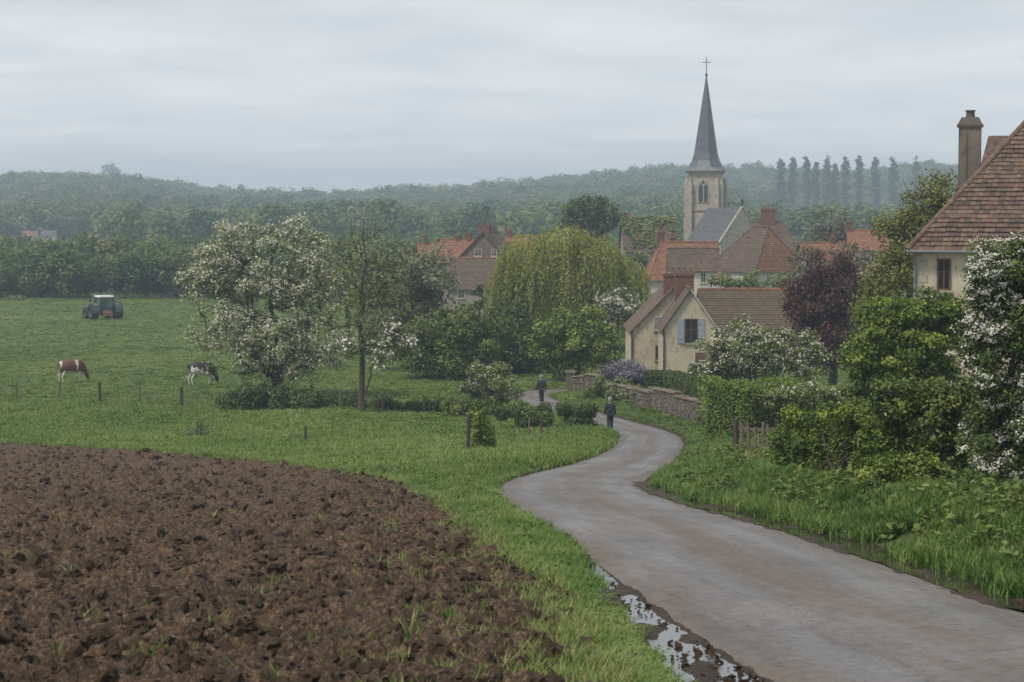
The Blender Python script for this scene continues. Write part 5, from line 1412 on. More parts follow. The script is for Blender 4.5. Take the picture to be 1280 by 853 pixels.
# specks of houses on the left hillside
for k, (px, py, rm, wm, lab) in enumerate(((12, 294, T_RED, W_WHITE, 'tiny pink-roofed house on the left hillside at the edge of the photo'), (40, 288, T_RED, W_WHITE, 'tiny red-roofed white house on the left hillside'), (63, 287, T_SLATE, W_WHITE, 'tiny white house with grey roof on the left hillside'), (118, 290, T_RED, W_WHITE, 'rightmost tiny house on the left hillside'))):
    d = 700 + 6 * k; x = X(px, d); gz = ground_z(x, d); h0 = zpx(py + 4, d)
    house('hillside_house', lab, (x, d), R(12 * k - 20), 5.0, 4.4, h0 - 1.2, h0 + 0.8, wm, rm, seed=20 + k, zbase=min(gz - 0.5, h0 - 5), group='tiny houses on the left hillside')

# --- church
def church():
    d = 296.0; s = F / d
    tx = X(881, d); gz = ground_z(tx, d) - 0.4
    root = thing('church', 'stone village church with a slender grey slate spire', 'church', (tx, d, gz), R(-14))
    Z = lambda py: zpx(py, d) - gz
    hw = 2.38
    zt = Z(214); zs = Z(262)
    mb = MB(); mb.box(-hw, hw, -hw, hw, 0, zs); mb.box(-hw + 0.12, hw - 0.12, -hw + 0.12, hw - 0.12, zs, zt)
    tw = mb.build('tower', W_STONE, root)
    mb = MB(); mb.box(-hw - 0.16, hw + 0.16, -hw - 0.16, hw + 0.16, zs - 0.18, zs + 0.12); mb.build('string_course', W_STONE, tw)
    mb = MB(); mb.box(-hw - 0.10, hw + 0.10, -hw - 0.10, hw + 0.10, zt - 0.35, zt + 0.02); mb.build('cornice', W_STONE, tw)
    for sx in (-1, 1):
        for sy in (-1, 1):
            for ax in (0, 1):
                mb = MB()
                a = (hw - 0.75, hw - 0.05) ; b = (hw - 0.2, hw + 0.5)
                xr, yr = (a, b) if ax else (b, a)
                x0, x1 = sorted((sx * xr[0], sx * xr[1])); y0, y1 = sorted((sy * yr[0], sy * yr[1]))
                mb.box(x0, x1, y0, y1, 0, zt - 1.9, tp=0.0)
                cx0, cx1, cy0, cy1 = x0, x1, y0, y1
                mb.box(cx0 + .06, cx1 - .06, cy0 + .06, cy1 - .06, zt - 1.9, zt - 1.1, tp=0.16)
                mb.build('buttress', W_STONE, tw)
    # belfry openings: twin lancets under a pointed arch, on each face
    def arch(w, h, n=8):
        pts = [(-w / 2, 0), (w / 2, 0)]
        sp = h - w * 0.9
        for i in range(n + 1):
            t = i / n; pts.append((w / 2 - w / 2 * (t ** 1.6), sp + (h - sp) * math.sin(t * math.pi / 2)))
        for i in range(n - 1, -1, -1):
            t = i / n; pts.append((-w / 2 + w / 2 * (t ** 1.6), sp + (h - sp) * math.sin(t * math.pi / 2)))
        return pts
    for face in range(4):
        ca, sa = math.cos(face * math.pi / 2), math.sin(face * math.pi / 2)
        def T(u, out, z): return (u * ca + (-out) * -sa * -1 if False else u * ca - (-(out)) * sa * -1 * -1 if False else u * ca + out * sa, u * sa - out * ca, z)
        zb = Z(254); o = hw - 0.12
        fr = MB(); outer = arch(1.75, Z(224) - zb); inner = arch(1.45, Z(226.5) - zb)
        k = len(outer)
        for i in range(k):
            j = (i + 1) % k
            a0, a1, b0, b1 = outer[i], outer[j], inner[i], inner[j]
            fr.poly([T(a0[0], o + 0.10, zb + a0[1]), T(a1[0], o + 0.10, zb + a1[1]), T(b1[0], o + 0.10, zb + b1[1]), T(b0[0], o + 0.10, zb + b0[1])])
            fr.poly([T(a0[0], o + 0.10, zb + a0[1]), T(a0[0], o - 0.05, zb + a0[1]), T(a1[0], o - 0.05, zb + a1[1]), T(a1[0], o + 0.10, zb + a1[1])])
            fr.poly([T(b0[0], o + 0.10, zb + b0[1]), T(b1[0], o + 0.10, zb + b1[1]), T(b1[0], o + 0.0, zb + b1[1]), T(b0[0], o + 0.0, zb + b0[1])])
        w = fr.build('belfry_window', W_STONE, tw)
        for sgn in (-1, 1):
            lv = MB(); pts = arch(0.58, Z(231) - zb - 0.1)
            lv.poly([T(sgn * 0.36 + p[0], o + 0.012, zb + 0.1 + p[1]) for p in pts])
            lv.build('louvre_opening', GLASS, root)
        lv = MB(); lv.poly([T(0.22 * math.cos(i * .7854), o + 0.012, zb + (Z(229) - zb) + 0.22 * math.sin(i * .7854)) for i in range(8)]); lv.build('oculus', GLASS, root)
    # spire: flared square skirt turning octagonal
    mb = MB(); zsp = zt; ztop = Z(95)
    prof = [(hw + 0.45, zsp - 0.02, 0.0), (hw + 0.10, zsp + 0.55, 0.15), (hw - 0.42, zsp + 1.5, 0.6), (hw - 0.72, zsp + 2.6, 1.0), (0.07, ztop, 1.0)]
    rings = []
    for r, z, oc in prof:
        ring = []
        for i in range(8):
            th = math.pi / 8 + i * math.pi / 4
            cx, cy = math.cos(th), math.sin(th)
            sq = 1 / max(abs(cx), abs(cy))
            rr = r * (sq * (1 - oc) + (1 / math.cos(math.pi / 8)) * oc * 1.0)
            ring.append((cx * rr, cy * rr, z))
        # pull to a true square at the skirt
        if oc < 0.2:
            ring = [(math.copysign(r, p[0]) if abs(p[0]) > abs(p[1]) * 0.99 or oc == 0 else p[0], math.copysign(r, p[1]) if abs(p[1]) > abs(p[0]) * 0.99 or oc == 0 else p[1], z) for p in ring]
        rings.append(ring)
    for a, b in zip(rings[:-1], rings[1:]):
        for i in range(8):
            j = (i + 1) % 8; mb.poly([a[i], a[j], b[j], b[i]])
    mb.poly(rings[0][::-1])
    sp = mb.build('spire', T_SPIRE, root)
    mb = MB(); mb.ring([(0.0, ztop - 0.15), (0.14, ztop - 0.05), (0.22, ztop + 0.12), (0.14, ztop + 0.3), (0.0, ztop + 0.36)], 10); mb.build('finial_ball', IRON, sp, True)
    mb = MB(); zx = Z(71); mb.tube((0, 0, ztop), (0, 0, zx), 0.07, 0.05, 6); mb.tube((-0.55, 0, Z(78)), (0.55, 0, Z(78)), 0.05, 0.05, 6)
    for q in (-0.55, 0.55): mb.ring([(0, -0.09), (0.09, 0), (0, 0.09)], 6, (q, 0, Z(78)))
    mb.build('cross', IRON, sp)
    # nave running towards us to the right of the tower
    gx = X(927, d - 12); gy = d - 12
    nv = thing('church_nave', 'slate-roofed church nave with pale stone gable and cross', 'church', (gx, gy, gz), R(122))
    zr = zpx(260, gy) - gz; ze = zpx(303, gy) - gz; Ln = 8.0; Wn = 3.9
    mb = MB()
    mb.poly([(0, -Wn, 0), (0, Wn, 0), (0, Wn, ze), (0, 0, zr), (0, -Wn, ze)][::-1]); mb.poly([(Ln, -Wn, 0), (Ln, Wn, 0), (Ln, Wn, ze), (Ln, 0, zr), (Ln, -Wn, ze)])
    mb.poly([(0, -Wn, 0), (Ln, -Wn, 0), (Ln, -Wn, ze), (0, -Wn, ze)]); mb.poly([(0, Wn, 0), (0, Wn, ze), (Ln, Wn, ze), (Ln, Wn, 0)])
    mb.build('wall', W_STONE, nv)
    rr = np.random.RandomState(3)
    for sg in (-1, 1):
        mb = MB(); slope_courses(mb, (0.15, sg * (Wn + 0.2), ze - 0.2), (Ln, sg * (Wn + 0.2), ze - 0.2), (0.15, 0, zr + 0.02), (Ln, 0, zr + 0.02), 22, 0.03, 0, rr); mb.build('roof_slope', T_SLATE, nv)
        mb = MB(); mb.hexa([(-0.12, sg * (Wn + 0.15), ze - 0.05), (0.28, sg * (Wn + 0.15), ze - 0.05), (0.28, 0, zr + 0.05), (-0.12, 0, zr + 0.05), (-0.12, sg * (Wn + 0.15), ze + 0.18), (0.28, sg * (Wn + 0.15), ze + 0.18), (0.28, 0, zr + 0.30), (-0.12, 0, zr + 0.30)])
        mb.build('gable_coping', W_STONE, nv)
    mb = MB(); mb.box(0.0, 0.16, -0.08, 0.08, zr + 0.2, zr + 1.3); mb.box(0.0, 0.16, -0.36, 0.36, zr + 0.82, zr + 0.98); mb.build('gable_cross', IRON, nv)
    w = window(nv, (0, -0.2, ze + 0.75), (0, -1, 0), 0, 0, 0.5, 1.4, (-1, 0, 0), frame=W_STONE, bars=False)
church()

# --- big tiled house on the right
def tiled_house():
    d0 = 78.0
    A = P(1146, 311, d0)              # front left corner of the wall at the eave
    gz = ground_z(A.x, d0) - 0.6
    root = thing('tiled_house', 'cream house with a steep brown tiled roof and tall chimney at the right', 'house', (A.x, d0, gz), R(-14))
    e = A.z - gz
    Lx, Ly = 11.0, 8.0; ov = 0.34
    mb = MB()
    mb.poly([(0, 0, 0), (Lx, 0, 0), (Lx, 0, e), (0, 0, e)]); mb.poly([(0, Ly, 0), (0, 0, 0), (0, 0, e), (0, Ly, e)])
    mb.poly([(Lx, Ly, 0), (0, Ly, 0), (0, Ly, e), (Lx, Ly, e)]); mb.poly([(Lx, 0, 0), (Lx, Ly, 0), (Lx, Ly, e), (Lx, 0, e)])
    mb.poly([(0, 0, e - .02), (Lx, 0, e - .02), (Lx, Ly, e - .02), (0, Ly, e - .02)])
    mb.build('wall', W_CREAM, root)
    # roof planes (front, left, back, right): hipped
    rise = 5.35; run = Ly / 2 + ov
    hipx = 4.65                        # hip run along x
    e0 = e - 0.05
    c00, c10, c11, c01 = Vector((-ov, -ov, e0)), Vector((Lx + ov, -ov, e0)), Vector((Lx + ov, Ly + ov, e0)), Vector((-ov, Ly + ov, e0))
    r0, r1 = Vector((-ov + hipx, Ly / 2, e0 + rise)), Vector((Lx + ov - hipx, Ly / 2, e0 + rise))
    mb = MB()
    for q in ([c00, c10, r1, r0], [c01, c00, r0], [c11, c01, r0, r1], [c10, c11, r1]): mb.poly([v + Vector((0, 0, -0.03)) for v in q])
    mb.poly([c00, c01, c11, c10])
    mb.build('roof_deck', WOOD_D, root)
    rng = np.random.RandomState(5)
    def tile_plane(mb, e0, e1, ra, rb, tw=0.21, ex=0.225):
        ev = e1 - e0; L = ev.length; ex_ = ev / L
        up = (ra - e0) - ex_ * (ra - e0).dot(ex_); S = up.length; up_ = up / S
        nrm = ex_.cross(up_).normalized()
        if nrm.z < 0: nrm = -nrm
        xl = (ra - e0).dot(ex_); xr = (rb - e0).dot(ex_)
        nrow = int(S / ex) + 1
        for k in range(nrow):
            v0 = k * ex - 0.03; v1 = min(v0 + ex * 1.30, S)
            t = max(0, (v0 + v1) / 2 / S)
            a = xl * t; b = L + (xr - L) * t
            x = a + (0.5 * tw if k % 2 else 0.0) - tw * 0.5
            sag = 0.035 * float(pnoise(k * 0.21, 3.3, 4))
            while x < b:
                x0 = max(a - 0.02, x + 0.006); x1 = min(b + 0.02, x + tw - 0.006)
                if x1 - x0 > 0.05:
                    j = rng.uniform(-0.012, 0.016); sl = rng.uniform(-0.012, 0.012); wv = 0.03 * float(pnoise(x * 0.35, k * 0.12, 6)) + sag
                    lo = nrm * (0.062 + wv + j); hi = nrm * (0.004 + wv)
                    p0 = e0 + up_ * (v0 + sl); p1 = e0 + up_ * v1; th = nrm * 0.03
                    md = rng.randint(0, 3)
                    mb.hexa([p0 + ex_ * x0 + lo - th, p0 + ex_ * x1 + lo - th, p1 + ex_ * x1 + hi - th, p1 + ex_ * x0 + hi - th,
                             p0 + ex_ * x0 + lo, p0 + ex_ * x1 + lo, p1 + ex_ * x1 + hi, p1 + ex_ * x0 + hi], md)
                x += tw
    tm = [plain('tile_umber', (0.085, 0.059, 0.044), 0.85, 0.35, 4, 0.2), plain('tile_russet', (0.132, 0.078, 0.055), 0.85, 0.35, 4, 0.2), plain('tile_ochre', (0.138, 0.096, 0.070), 0.85, 0.4, 3, 0.2)]
    for q in ((c00, c10, r0, r1), (c01, c00, r0, r0), (c10, c11, r1, r1)):
        mb = MB(); tile_plane(mb, *q); tag(mb.build('roof_tiles', tm, root), kind='stuff')
    def hip_tiles(a, b, nm):
        n = int((b - a).length / 0.30)
        for i in range(n):
            mb = MB(); p = a.lerp(b, i / n); q = a.lerp(b, (i + 1.12) / n)
            mb.tube(p + Vector((0, 0, 0.02)), q + Vector((0, 0, 0.05)), 0.12, 0.09, 7)
            mb.build(nm, tm[1 if i % 3 else 2], root)
    hip_tiles(c00, r0, 'hip_tile'); hip_tiles(r0, r1, 'ridge_tile')
    # small hipped wing breaking forward at the right
    wx0, wx1, wy = 3.7, 8.4, -1.2
    mb = MB(); mb.box(wx0, wx1, wy, 0.02, 0, e - 0.35); mb.build('wing_wall', W_CREAM, root)
    a0, a1 = Vector((wx0 - .25, wy - .25, e - 0.5)), Vector((wx1 + .25, wy - .25, e - 0.5)); b0 = Vector((wx0 - .25, 2.4, e - 0.5)); b1 = Vector((wx1 + .25, 2.4, e - 0.5))
    t0, t1 = Vector(((wx0 + wx1) / 2, 0.7, e + 2.9)), Vector(((wx0 + wx1) / 2, 2.9, e + 2.9))
    mb = MB(); tile_plane(mb, a0, a1, t0, t0); tile_plane(mb, b0, a0, t1, t0); tile_plane(mb, a1, b1, t0, t1)
    tag(mb.build('wing_roof_tiles', tm, root), kind='stuff')
    hip_tiles(a0, t0, 'hip_tile'); hip_tiles(a1, t0, 'hip_tile')
    # gutter, soffit, downpipe
    mb = MB(); mb.tube((-ov - 0.05, -ov - 0.06, e - 0.10), (wx0 - 0.3, -ov - 0.06, e - 0.12), 0.06, 0.06, 7); mb.build('gutter', ZINC, root)
    mb = MB(); mb.tube((-0.06, -0.08, e - 0.15), (-0.06, -0.08, 0), 0.05, 0.05, 7); mb.build('downpipe', ZINC, root)
    window(root, (1.05, 0, e - 1.0), (1, 0, 0), 0, 0, 0.54, 1.25, (0, -1, 0), frame=FRAMEB, bars=True)
    window(root, (2.35, 0, e - 0.95), (1, 0, 0), 0, 0, 0.62, 1.2, (0, -1, 0), frame=FRAMEW, glass=SHUT)
    # corner stones
    for k in range(12):
        mb = MB(); w = 0.42 if k % 2 else 0.28; mb.box(-0.03, w, -0.025, 0.0, e - 0.35 - k * 0.32, e - 0.06 - k * 0.32); mb.build('corner_stone', W_STONE, root)
    # tall chimney behind the left hip
    cz = lambda py: P(640, py, d0 + 3.2).z - gz
    _w = Vector((X(1209, d0 + 3.2) - A.x, 3.2, 0)); _w.rotate(Matrix.Rotation(R(14), 3, 'Z')); cx, cy = _w.x, _w.y
    mb = MB(); mb.box(cx - 0.44, cx + 0.44, cy - 0.38, cy + 0.38, 3.0, cz(158)); ch = mb.build('chimney', W_CHIM, root)
    mb = MB(); mb.box(cx - 0.52, cx + 0.52, cy - 0.46, cy + 0.46, cz(159), cz(156)); mb.box(cx - 0.49, cx + 0.49, cy - 0.43, cy + 0.43, cz(156), cz(147), tp=0.15); mb.build('chimney_cap', W_CAP, ch)
    for q in (-0.445, 0.425):
        mb = MB(); mb.box(cx + q, cx + q + 0.02 , cy - 0.39, cy + 0.39, cz(235), cz(158)); mb.build('brick_edge', W_CAP, ch)
    mb = MB(); mb.box(cx - 0.14, cx - 0.08, cy - 0.392, cy - 0.382, cz(235), cz(166)); mb.build('brick_band', W_CAP, ch)
    mb = MB(); mb.box(cx - 0.55, cx + 0.5, cy - 0.5, cy + 0.45, cz(246), cz(236)); mb.build('chimney_flashing', IRON, ch)
    mb = MB(); mb.ring([(0.0, cz(148)), (0.20, cz(148)), (0.17, cz(143)), (0.17, cz(139.5)), (0.21, cz(139.5)), (0.21, cz(138)), (0.0, cz(138))], 10, (cx, cy, 0)); mb.build('chimney_pot', BRICK_D, ch)
    # rear wing roof showing behind
    zr = P(640, 171, d0 + 9).z - gz; _w = Vector((X(1232, d0 + 9) - A.x, 9.0, 0)); _w.rotate(Matrix.Rotation(R(14), 3, 'Z')); rx0 = _w.x
    mb = MB(); f = Vector((rx0, 9.0, zr)); g_ = Vector((rx0 + 3.5, 9.0, zr))
    mb.poly([f, (rx0 - 0.55, 7.3, zr - 2.4), (rx0 + 3.5, 7.3, zr - 2.4), g_]); mb.poly([f, g_, (rx0 + 3.5, 10.7, zr - 2.4), (rx0 - 0.55, 10.7, zr - 2.4)]); mb.poly([f, (rx0 - 0.55, 10.7, zr - 2.4), (rx0 - 0.55, 7.3, zr - 2.4)])
    mb.build('rear_roof', T_BROWN, root)
tiled_house()
# ================================================================== walls, fences, animals, vehicle, people
def stone_wall(label, pts, h0, h1, seed, th=0.42):
    """pts (px,d); rubble wall of separate stones with a coping"""
    rng = np.random.RandomState(seed)
    Pt = [Vector((X(px, d), d, 0)) for px, d in pts]
    b = Vector((Pt[0].x, Pt[0].y, ground_z(Pt[0].x, Pt[0].y)))
    root = thing('stone_wall', label, 'wall', b)
    core = MB(); stones = MB(); cop = MB()
    for a, c in zip(Pt[:-1], Pt[1:]):
        L = (c - a).length; t = (c - a) / L; nn = Vector((t.y, -t.x, 0))
        za, zc = ground_z(a.x, a.y), ground_z(c.x, c.y)
        def pt(s, w, z): q = a + t * s + nn * w; return (q.x - b.x, q.y - b.y, za + (zc - za) * s / L + z - b.z)
        H = h0 + (h1 - h0) * rng.uniform(0.3, 0.7)
        core.hexa([pt(0, th / 2 - .04, -.4), pt(L, th / 2 - .04, -.4), pt(L, -th / 2 + .04, -.4), pt(0, -th / 2 + .04, -.4), pt(0, th / 2 - .04, H), pt(L, th / 2 - .04, H), pt(L, -th / 2 + .04, H), pt(0, -th / 2 + .04, H)])
        z = -0.2
        while z < H - 0.05:
            rh = rng.uniform(0.11, 0.2); s = rng.uniform(-0.1, 0)
            while s < L - 0.04:
                w = rng.uniform(0.16, 0.42); e = rng.uniform(-0.015, 0.03); g = 0.012
                j = lambda: rng.uniform(-0.015, 0.015)
                o = th / 2 + e
                s0, s1 = max(0, s + g), min(L, s + w - g)
                stones.hexa([pt(s0 + j(), o, z + g), pt(s1 + j(), o, z + g), pt(s1, -o, z + g), pt(s0, -o, z + g), pt(s0 + j(), o - .012, z + rh - g + j()), pt(s1 + j(), o - .012, z + rh - g + j()), pt(s1, -o, z + rh - g), pt(s0, -o, z + rh - g)], int(rng.randint(0, 3)))
                s += w
            z += rh
        s = 0
        while s < L - 0.05:
            w = min(rng.uniform(0.4, 0.7), L - s); j = rng.uniform(-0.02, 0.02)
            cop.hexa([pt(s + .01, th / 2 + .06, z + j), pt(s + w - .01, th / 2 + .06, z + j), pt(s + w - .01, -th / 2 - .06, z + j), pt(s + .01, -th / 2 - .06, z + j), pt(s + .02, th / 2 + .03, z + .09 + j), pt(s + w - .02, th / 2 + .03, z + .09 + j), pt(s + w - .02, -th / 2 - .03, z + .09 + j), pt(s + .02, -th / 2 - .03, z + .09 + j)])
            s += w
    core.build('mortar', W_GREY, root)
    tag(stones.build('stones', ST, root), kind='stuff')
    tag(cop.build('coping', ST[1], root), kind='stuff')
ST = [plain('wall_stone_grey', (0.125, 0.108, 0.090), 0.9, 0.35, 5, 0.5), plain('wall_stone_buff', (0.165, 0.138, 0.105), 0.9, 0.35, 5, 0.5), plain('wall_stone_brown', (0.095, 0.080, 0.066), 0.9, 0.35, 5, 0.5)]
stone_wall('rubble stone wall below the clipped hedges', [(820, 114.5), (848, 110.5), (876, 106), (900, 101.5), (912, 97.5)], 1.05, 1.25, 1)
stone_wall('ivy-edged rubble wall curving along the lane behind the nearer walker', [(752, 124.5), (772, 121.5), (796, 118.5), (816, 115.5)], 0.8, 1.0, 2)
stone_wall('short brown garden wall beside the gate pillar', [(719, 130.6), (735, 129.5), (752, 127.5)], 0.95, 1.1, 3)
def pillar(label, px, d, h, w):
    x = X(px, d); z = ground_z(x, d); root = thing('gate_pillar', label, 'pillar', (x, d, z))
    mb = MB(); mb.box(-w / 2, w / 2, -w / 2, w / 2, -0.3, h); mb.build('shaft', ST[1], root)
    mb = MB(); mb.box(-w / 2 - .08, w / 2 + .08, -w / 2 - .08, w / 2 + .08, h, h + 0.14, tp=0.04); mb.build('cap', ST[0], root)
pillar('pale stone gate pillar at the end of the garden wall', 713, 131.0, 1.25, 0.55)

# ---- pasture fence
def wire_fence():
    pts = [(-32, 127.5), (20, 126.5), (73, 126.3), (124, 123), (174, 123.5), (226, 120.5), (273, 120.5), (325, 119.5), (375, 118.5), (425, 117.5), (478, 116.5), (530, 115.5), (562, 114.5)]
    p0 = Vector((X(124, 123), 123, ground_z(X(124, 123), 123)))
    root = thing('pasture_fence', 'post and wire fence across the pasture in front of the cows', 'fence', p0)
    tops = []
    for k, (px, d) in enumerate(pts):
        x = X(px, d); z = ground_z(x, d)
        thick = px in (124, 226)
        r, h = (0.10, 1.22) if thick else (0.065, 1.05)
        mb = MB(); lean = random.Random(k).uniform(-0.04, 0.04)
        b = Vector((x, d, z - 0.3)) - p0
        mb.tube(b, b + Vector((lean, 0, 0.3 + h - 0.03)), r, r * 0.95, 7); mb.tube(b + Vector((lean, 0, 0.27 + h)), b + Vector((lean, 0, 0.3 + h)), r * 0.95, r * 0.7, 7)
        mb.build('post', WOOD_D if thick else WOODW, root); tops.append((b, h))
    for hz in (0.35, 0.62, 0.88):
        mb = MB()
        for (a, ha), (b, hb) in zip(tops[:-1], tops[1:]):
            q0 = a + Vector((0, 0, 0.3 + hz)); q1 = b + Vector((0, 0, 0.3 + hz)); mid = (q0 + q1) / 2 - Vector((0, 0, 0.03))
            mb.tube(q0, mid, 0.009, 0.009, 4, caps=False); mb.tube(mid, q1, 0.009, 0.009, 4, caps=False)
        mb.build('wire', IRON, root)
wire_fence()
def stake(label, px, d, h, r, mat, lean=0.0, group=None):
    x = X(px, d); z = ground_z(x, d)
    mb = MB(); mb.tube((0, 0, -0.25), (lean * 0.9, 0, h * 0.93), r, r * 0.9, 7, caps=False); mb.tube((lean * .9, 0, h * 0.93), (lean, 0, h), r * 0.9, r * 0.45, 7)
    o = mb.build('fence_stake', mat, None, loc=(x, d, z)); tag(o, label, 'stake', group)
stake('short dark stake alone in the meadow grass', 381, 93, 0.72, 0.07, WOOD_D)
G_ST = 'stakes along the inside bend of the lane'
stake('thick dark post beside the leafy bush at the inside bend', 584, 82.5, 1.7, 0.09, WOOD_D, 0.08, G_ST)
stake('thin stake just right of the leafy bush', 618, 88, 1.0, 0.045, WOODW, -0.03, G_ST)
stake('weathered stake in front of the ragged hedge, second from its left end', 661, 95, 1.05, 0.06, WOODW, 0.04, G_ST)
stake('thin stake at the left end of the ragged hedge', 642, 95.5, 0.75, 0.035, WOODW, 0.05, G_ST)
stake('slim stake in the middle of the ragged hedge', 677, 97, 0.9, 0.045, WOOD_D, -0.03, G_ST)
stake('slim pale stake right of the hedge middle', 685, 97.5, 0.6, 0.035, WOODW, 0.02, G_ST)

# ---- wooden gate and bank fence
def picket_gate():
    d = 63.5; x = X(929, d); z = ground_z(x, d)
    root = thing('picket_gate', 'old leaning wooden picket gate beside the tall clipped hedge', 'gate', (x, d, z), R(-38))
    rr = random.Random(4)
    for k in range(6):
        mb = MB(); xx = k * 0.24; h = 1.15 + rr.uniform(-0.12, 0.12) - k * 0.03; ln = rr.uniform(-0.07, 0.07)
        mb.hexa([(xx - .05, -.015, -.1), (xx + .05, -.015, -.1), (xx + .05, .015, -.1), (xx - .05, .015, -.1), (xx - .045 + ln, -.015, h), (xx + .045 + ln, -.015, h), (xx + .045 + ln, .015, h), (xx - .045 + ln, .015, h)])
        mb.build('picket', WOODW, root)
    for q in (0.35, 0.85):
        mb = MB(); mb.box(-0.15, 1.45, 0.016, 0.06, q, q + 0.09); mb.build('rail', WOODW, root)
    for xx in (-0.25, 1.55):
        mb = MB(); mb.box(xx - .07, xx + .07, -.07, .07, -.3, 1.2, tp=0.01); mb.build('post', WOOD_D, root)
picket_gate()
def bank_fence():
    pts = [(972, 61.5), (1010, 57), (1050, 53), (1096, 48.5), (1143, 45)]
    p0 = Vector((X(1143, 45), 45, ground_z(X(1143, 45), 45)))
    root = thing('bank_fence', 'weathered wooden post and rail fence under the climbing hedge', 'fence', p0)
    ps = []
    for k, (px, d) in enumerate(pts):
        x = X(px, d); b = Vector((x, d, ground_z(x, d))) - p0
        top = zpx(505, d) - p0.z if k == 4 else b.z + 1.15
        mb = MB(); w = 0.085 if k == 4 else 0.06; mb.box(b.x - w, b.x + w, b.y - w, b.y + w, b.z - 0.3, top, tp=0.006); mb.build('post', WOODW if k == 4 else WOOD_D, root); ps.append((b, top))
    for (a, ta), (b, tb) in zip(ps[:-1], ps[1:]):
        for q in (0.28, 0.68):
            mb = MB(); mb.tube((a.x, a.y - 0.1, ta - q), (b.x, b.y - 0.1, tb - q), 0.04, 0.035, 6); mb.build('rail', WOODW, root)
bank_fence()

# ---- dead thistle in the meadow
def thistle():
    d = 97.0; x = X(246, d); z = ground_z(x, d); rng = np.random.RandomState(6)
    root = thing('dead_thistle', 'dry branching weed standing in the meadow above the ploughed field', 'weed', (x, d, z))
    segs = []
    for k in range(6):
        b = rng.normal(size=2) * 0.25; tip = np.array([b[0] + rng.normal() * 0.15, b[1], rng.uniform(0.5, 1.0)]); segs.append((np.array([b[0], b[1], -0.05]), tip, 0.018, 0.01))
        for j in range(4):
            t = rng.uniform(0.4, 0.95); q = np.array([b[0], b[1], 0]) * (1 - t) + tip * t; segs.append((q, q + rng.normal(size=3) * [0.16, 0.1, 0.08] + [0, 0, 0.12], 0.01, 0.005))
    V, Fc = tubes(segs, 4); tag(link('stems', npmesh('stems', V, Fc, WOOD_D), root), kind='stuff')
    n = 420; p = rng.normal(size=(n, 3)) * [0.5, 0.3, 0.14] + [0, 0, 0.18]; p[:, 2] = np.abs(p[:, 2])
    V, Fc = leaf_quads(p, unit(rng.normal(size=(n, 3)) + [0, 0, .8]), 0.14, 0.4, rng)
    link('leaves', npmesh('leaves', V, Fc, L_GREY, False, {'tint': ('FACE', rng.uniform(0, .6, n))}), root)
thistle()
def field_plant(label, px, d, hgt, seed, pale=0.5):
    x = X(px, d); z = ground_z(x, d) + float(clod_height(x, d)) - 0.02; rng = np.random.RandomState(seed)
    V = []; Fc = []; T = []
    for b in range(9):
        a = rng.uniform(0, 6.28); dv = np.array([math.cos(a), math.sin(a), 0]); sv = np.array([-dv[1], dv[0], 0]); H = hgt * rng.uniform(.6, 1.1); be = rng.uniform(0.3, 0.9); k = len(V); w = 0.014
        for t, ww in ((0, .8), (.35, 1.), (.7, .8), (1, .1)):
            c_ = dv * be * H * t ** 1.5 + np.array([0, 0, H * (t - 0.4 * be * t * t)]); V += [c_ - sv * w * ww, c_ + sv * w * ww]
        Fc += [[k, k + 1, k + 3, k + 2], [k + 2, k + 3, k + 5, k + 4], [k + 4, k + 5, k + 7, k + 6]]; v = rng.uniform(); T += [v] * 3
    o = link('maize_stubble', npmesh('maize_stubble', np.array(V), np.array(Fc), L_STUB, False, {'tint': ('FACE', T)}), loc=(x, d, z)); tag(o, label, 'plant')
L_STUB = leaf_mat('stubble_leaf', [(0.10, 0.15, 0.035), (0.17, 0.20, 0.07), (0.36, 0.31, 0.20)], 0.25)
field_plant('pale spiky leaves sprouting from the soil near the grass strip', 512, 20.0, 0.42, 1)
field_plant('small green sprout in the middle of the ploughed field', 265, 37, 0.28, 2)
field_plant('low tuft of leaves at the left of the ploughed field', 85, 27, 0.30, 3)

# ---- skinned bodies
def skinned(name, joints, bones, mat, parent=None, sub=2, root=0):
    me = bpy.data.meshes.new(name)
    names = list(joints); ix = {n: i for i, n in enumerate(names)}
    me.from_pydata([joints[n][0] for n in names], [(ix[a], ix[b]) for a, b in bones], [])
    me.materials.append(mat)
    o = link(name, me, parent)
    md = o.modifiers.new('Skin', 'SKIN'); md.use_smooth_shade = True
    if not me.skin_vertices: 
        return o
    for n in names:
        r = joints[n][1]; sv = me.skin_vertices[0].data[ix[n]]
        sv.radius = (r, r) if not isinstance(r, tuple) else r
        sv.use_root = (ix[n] == root)
    s = o.modifiers.new('Subdivision', 'SUBSURF'); s.levels = sub; s.render_levels = sub
    return o

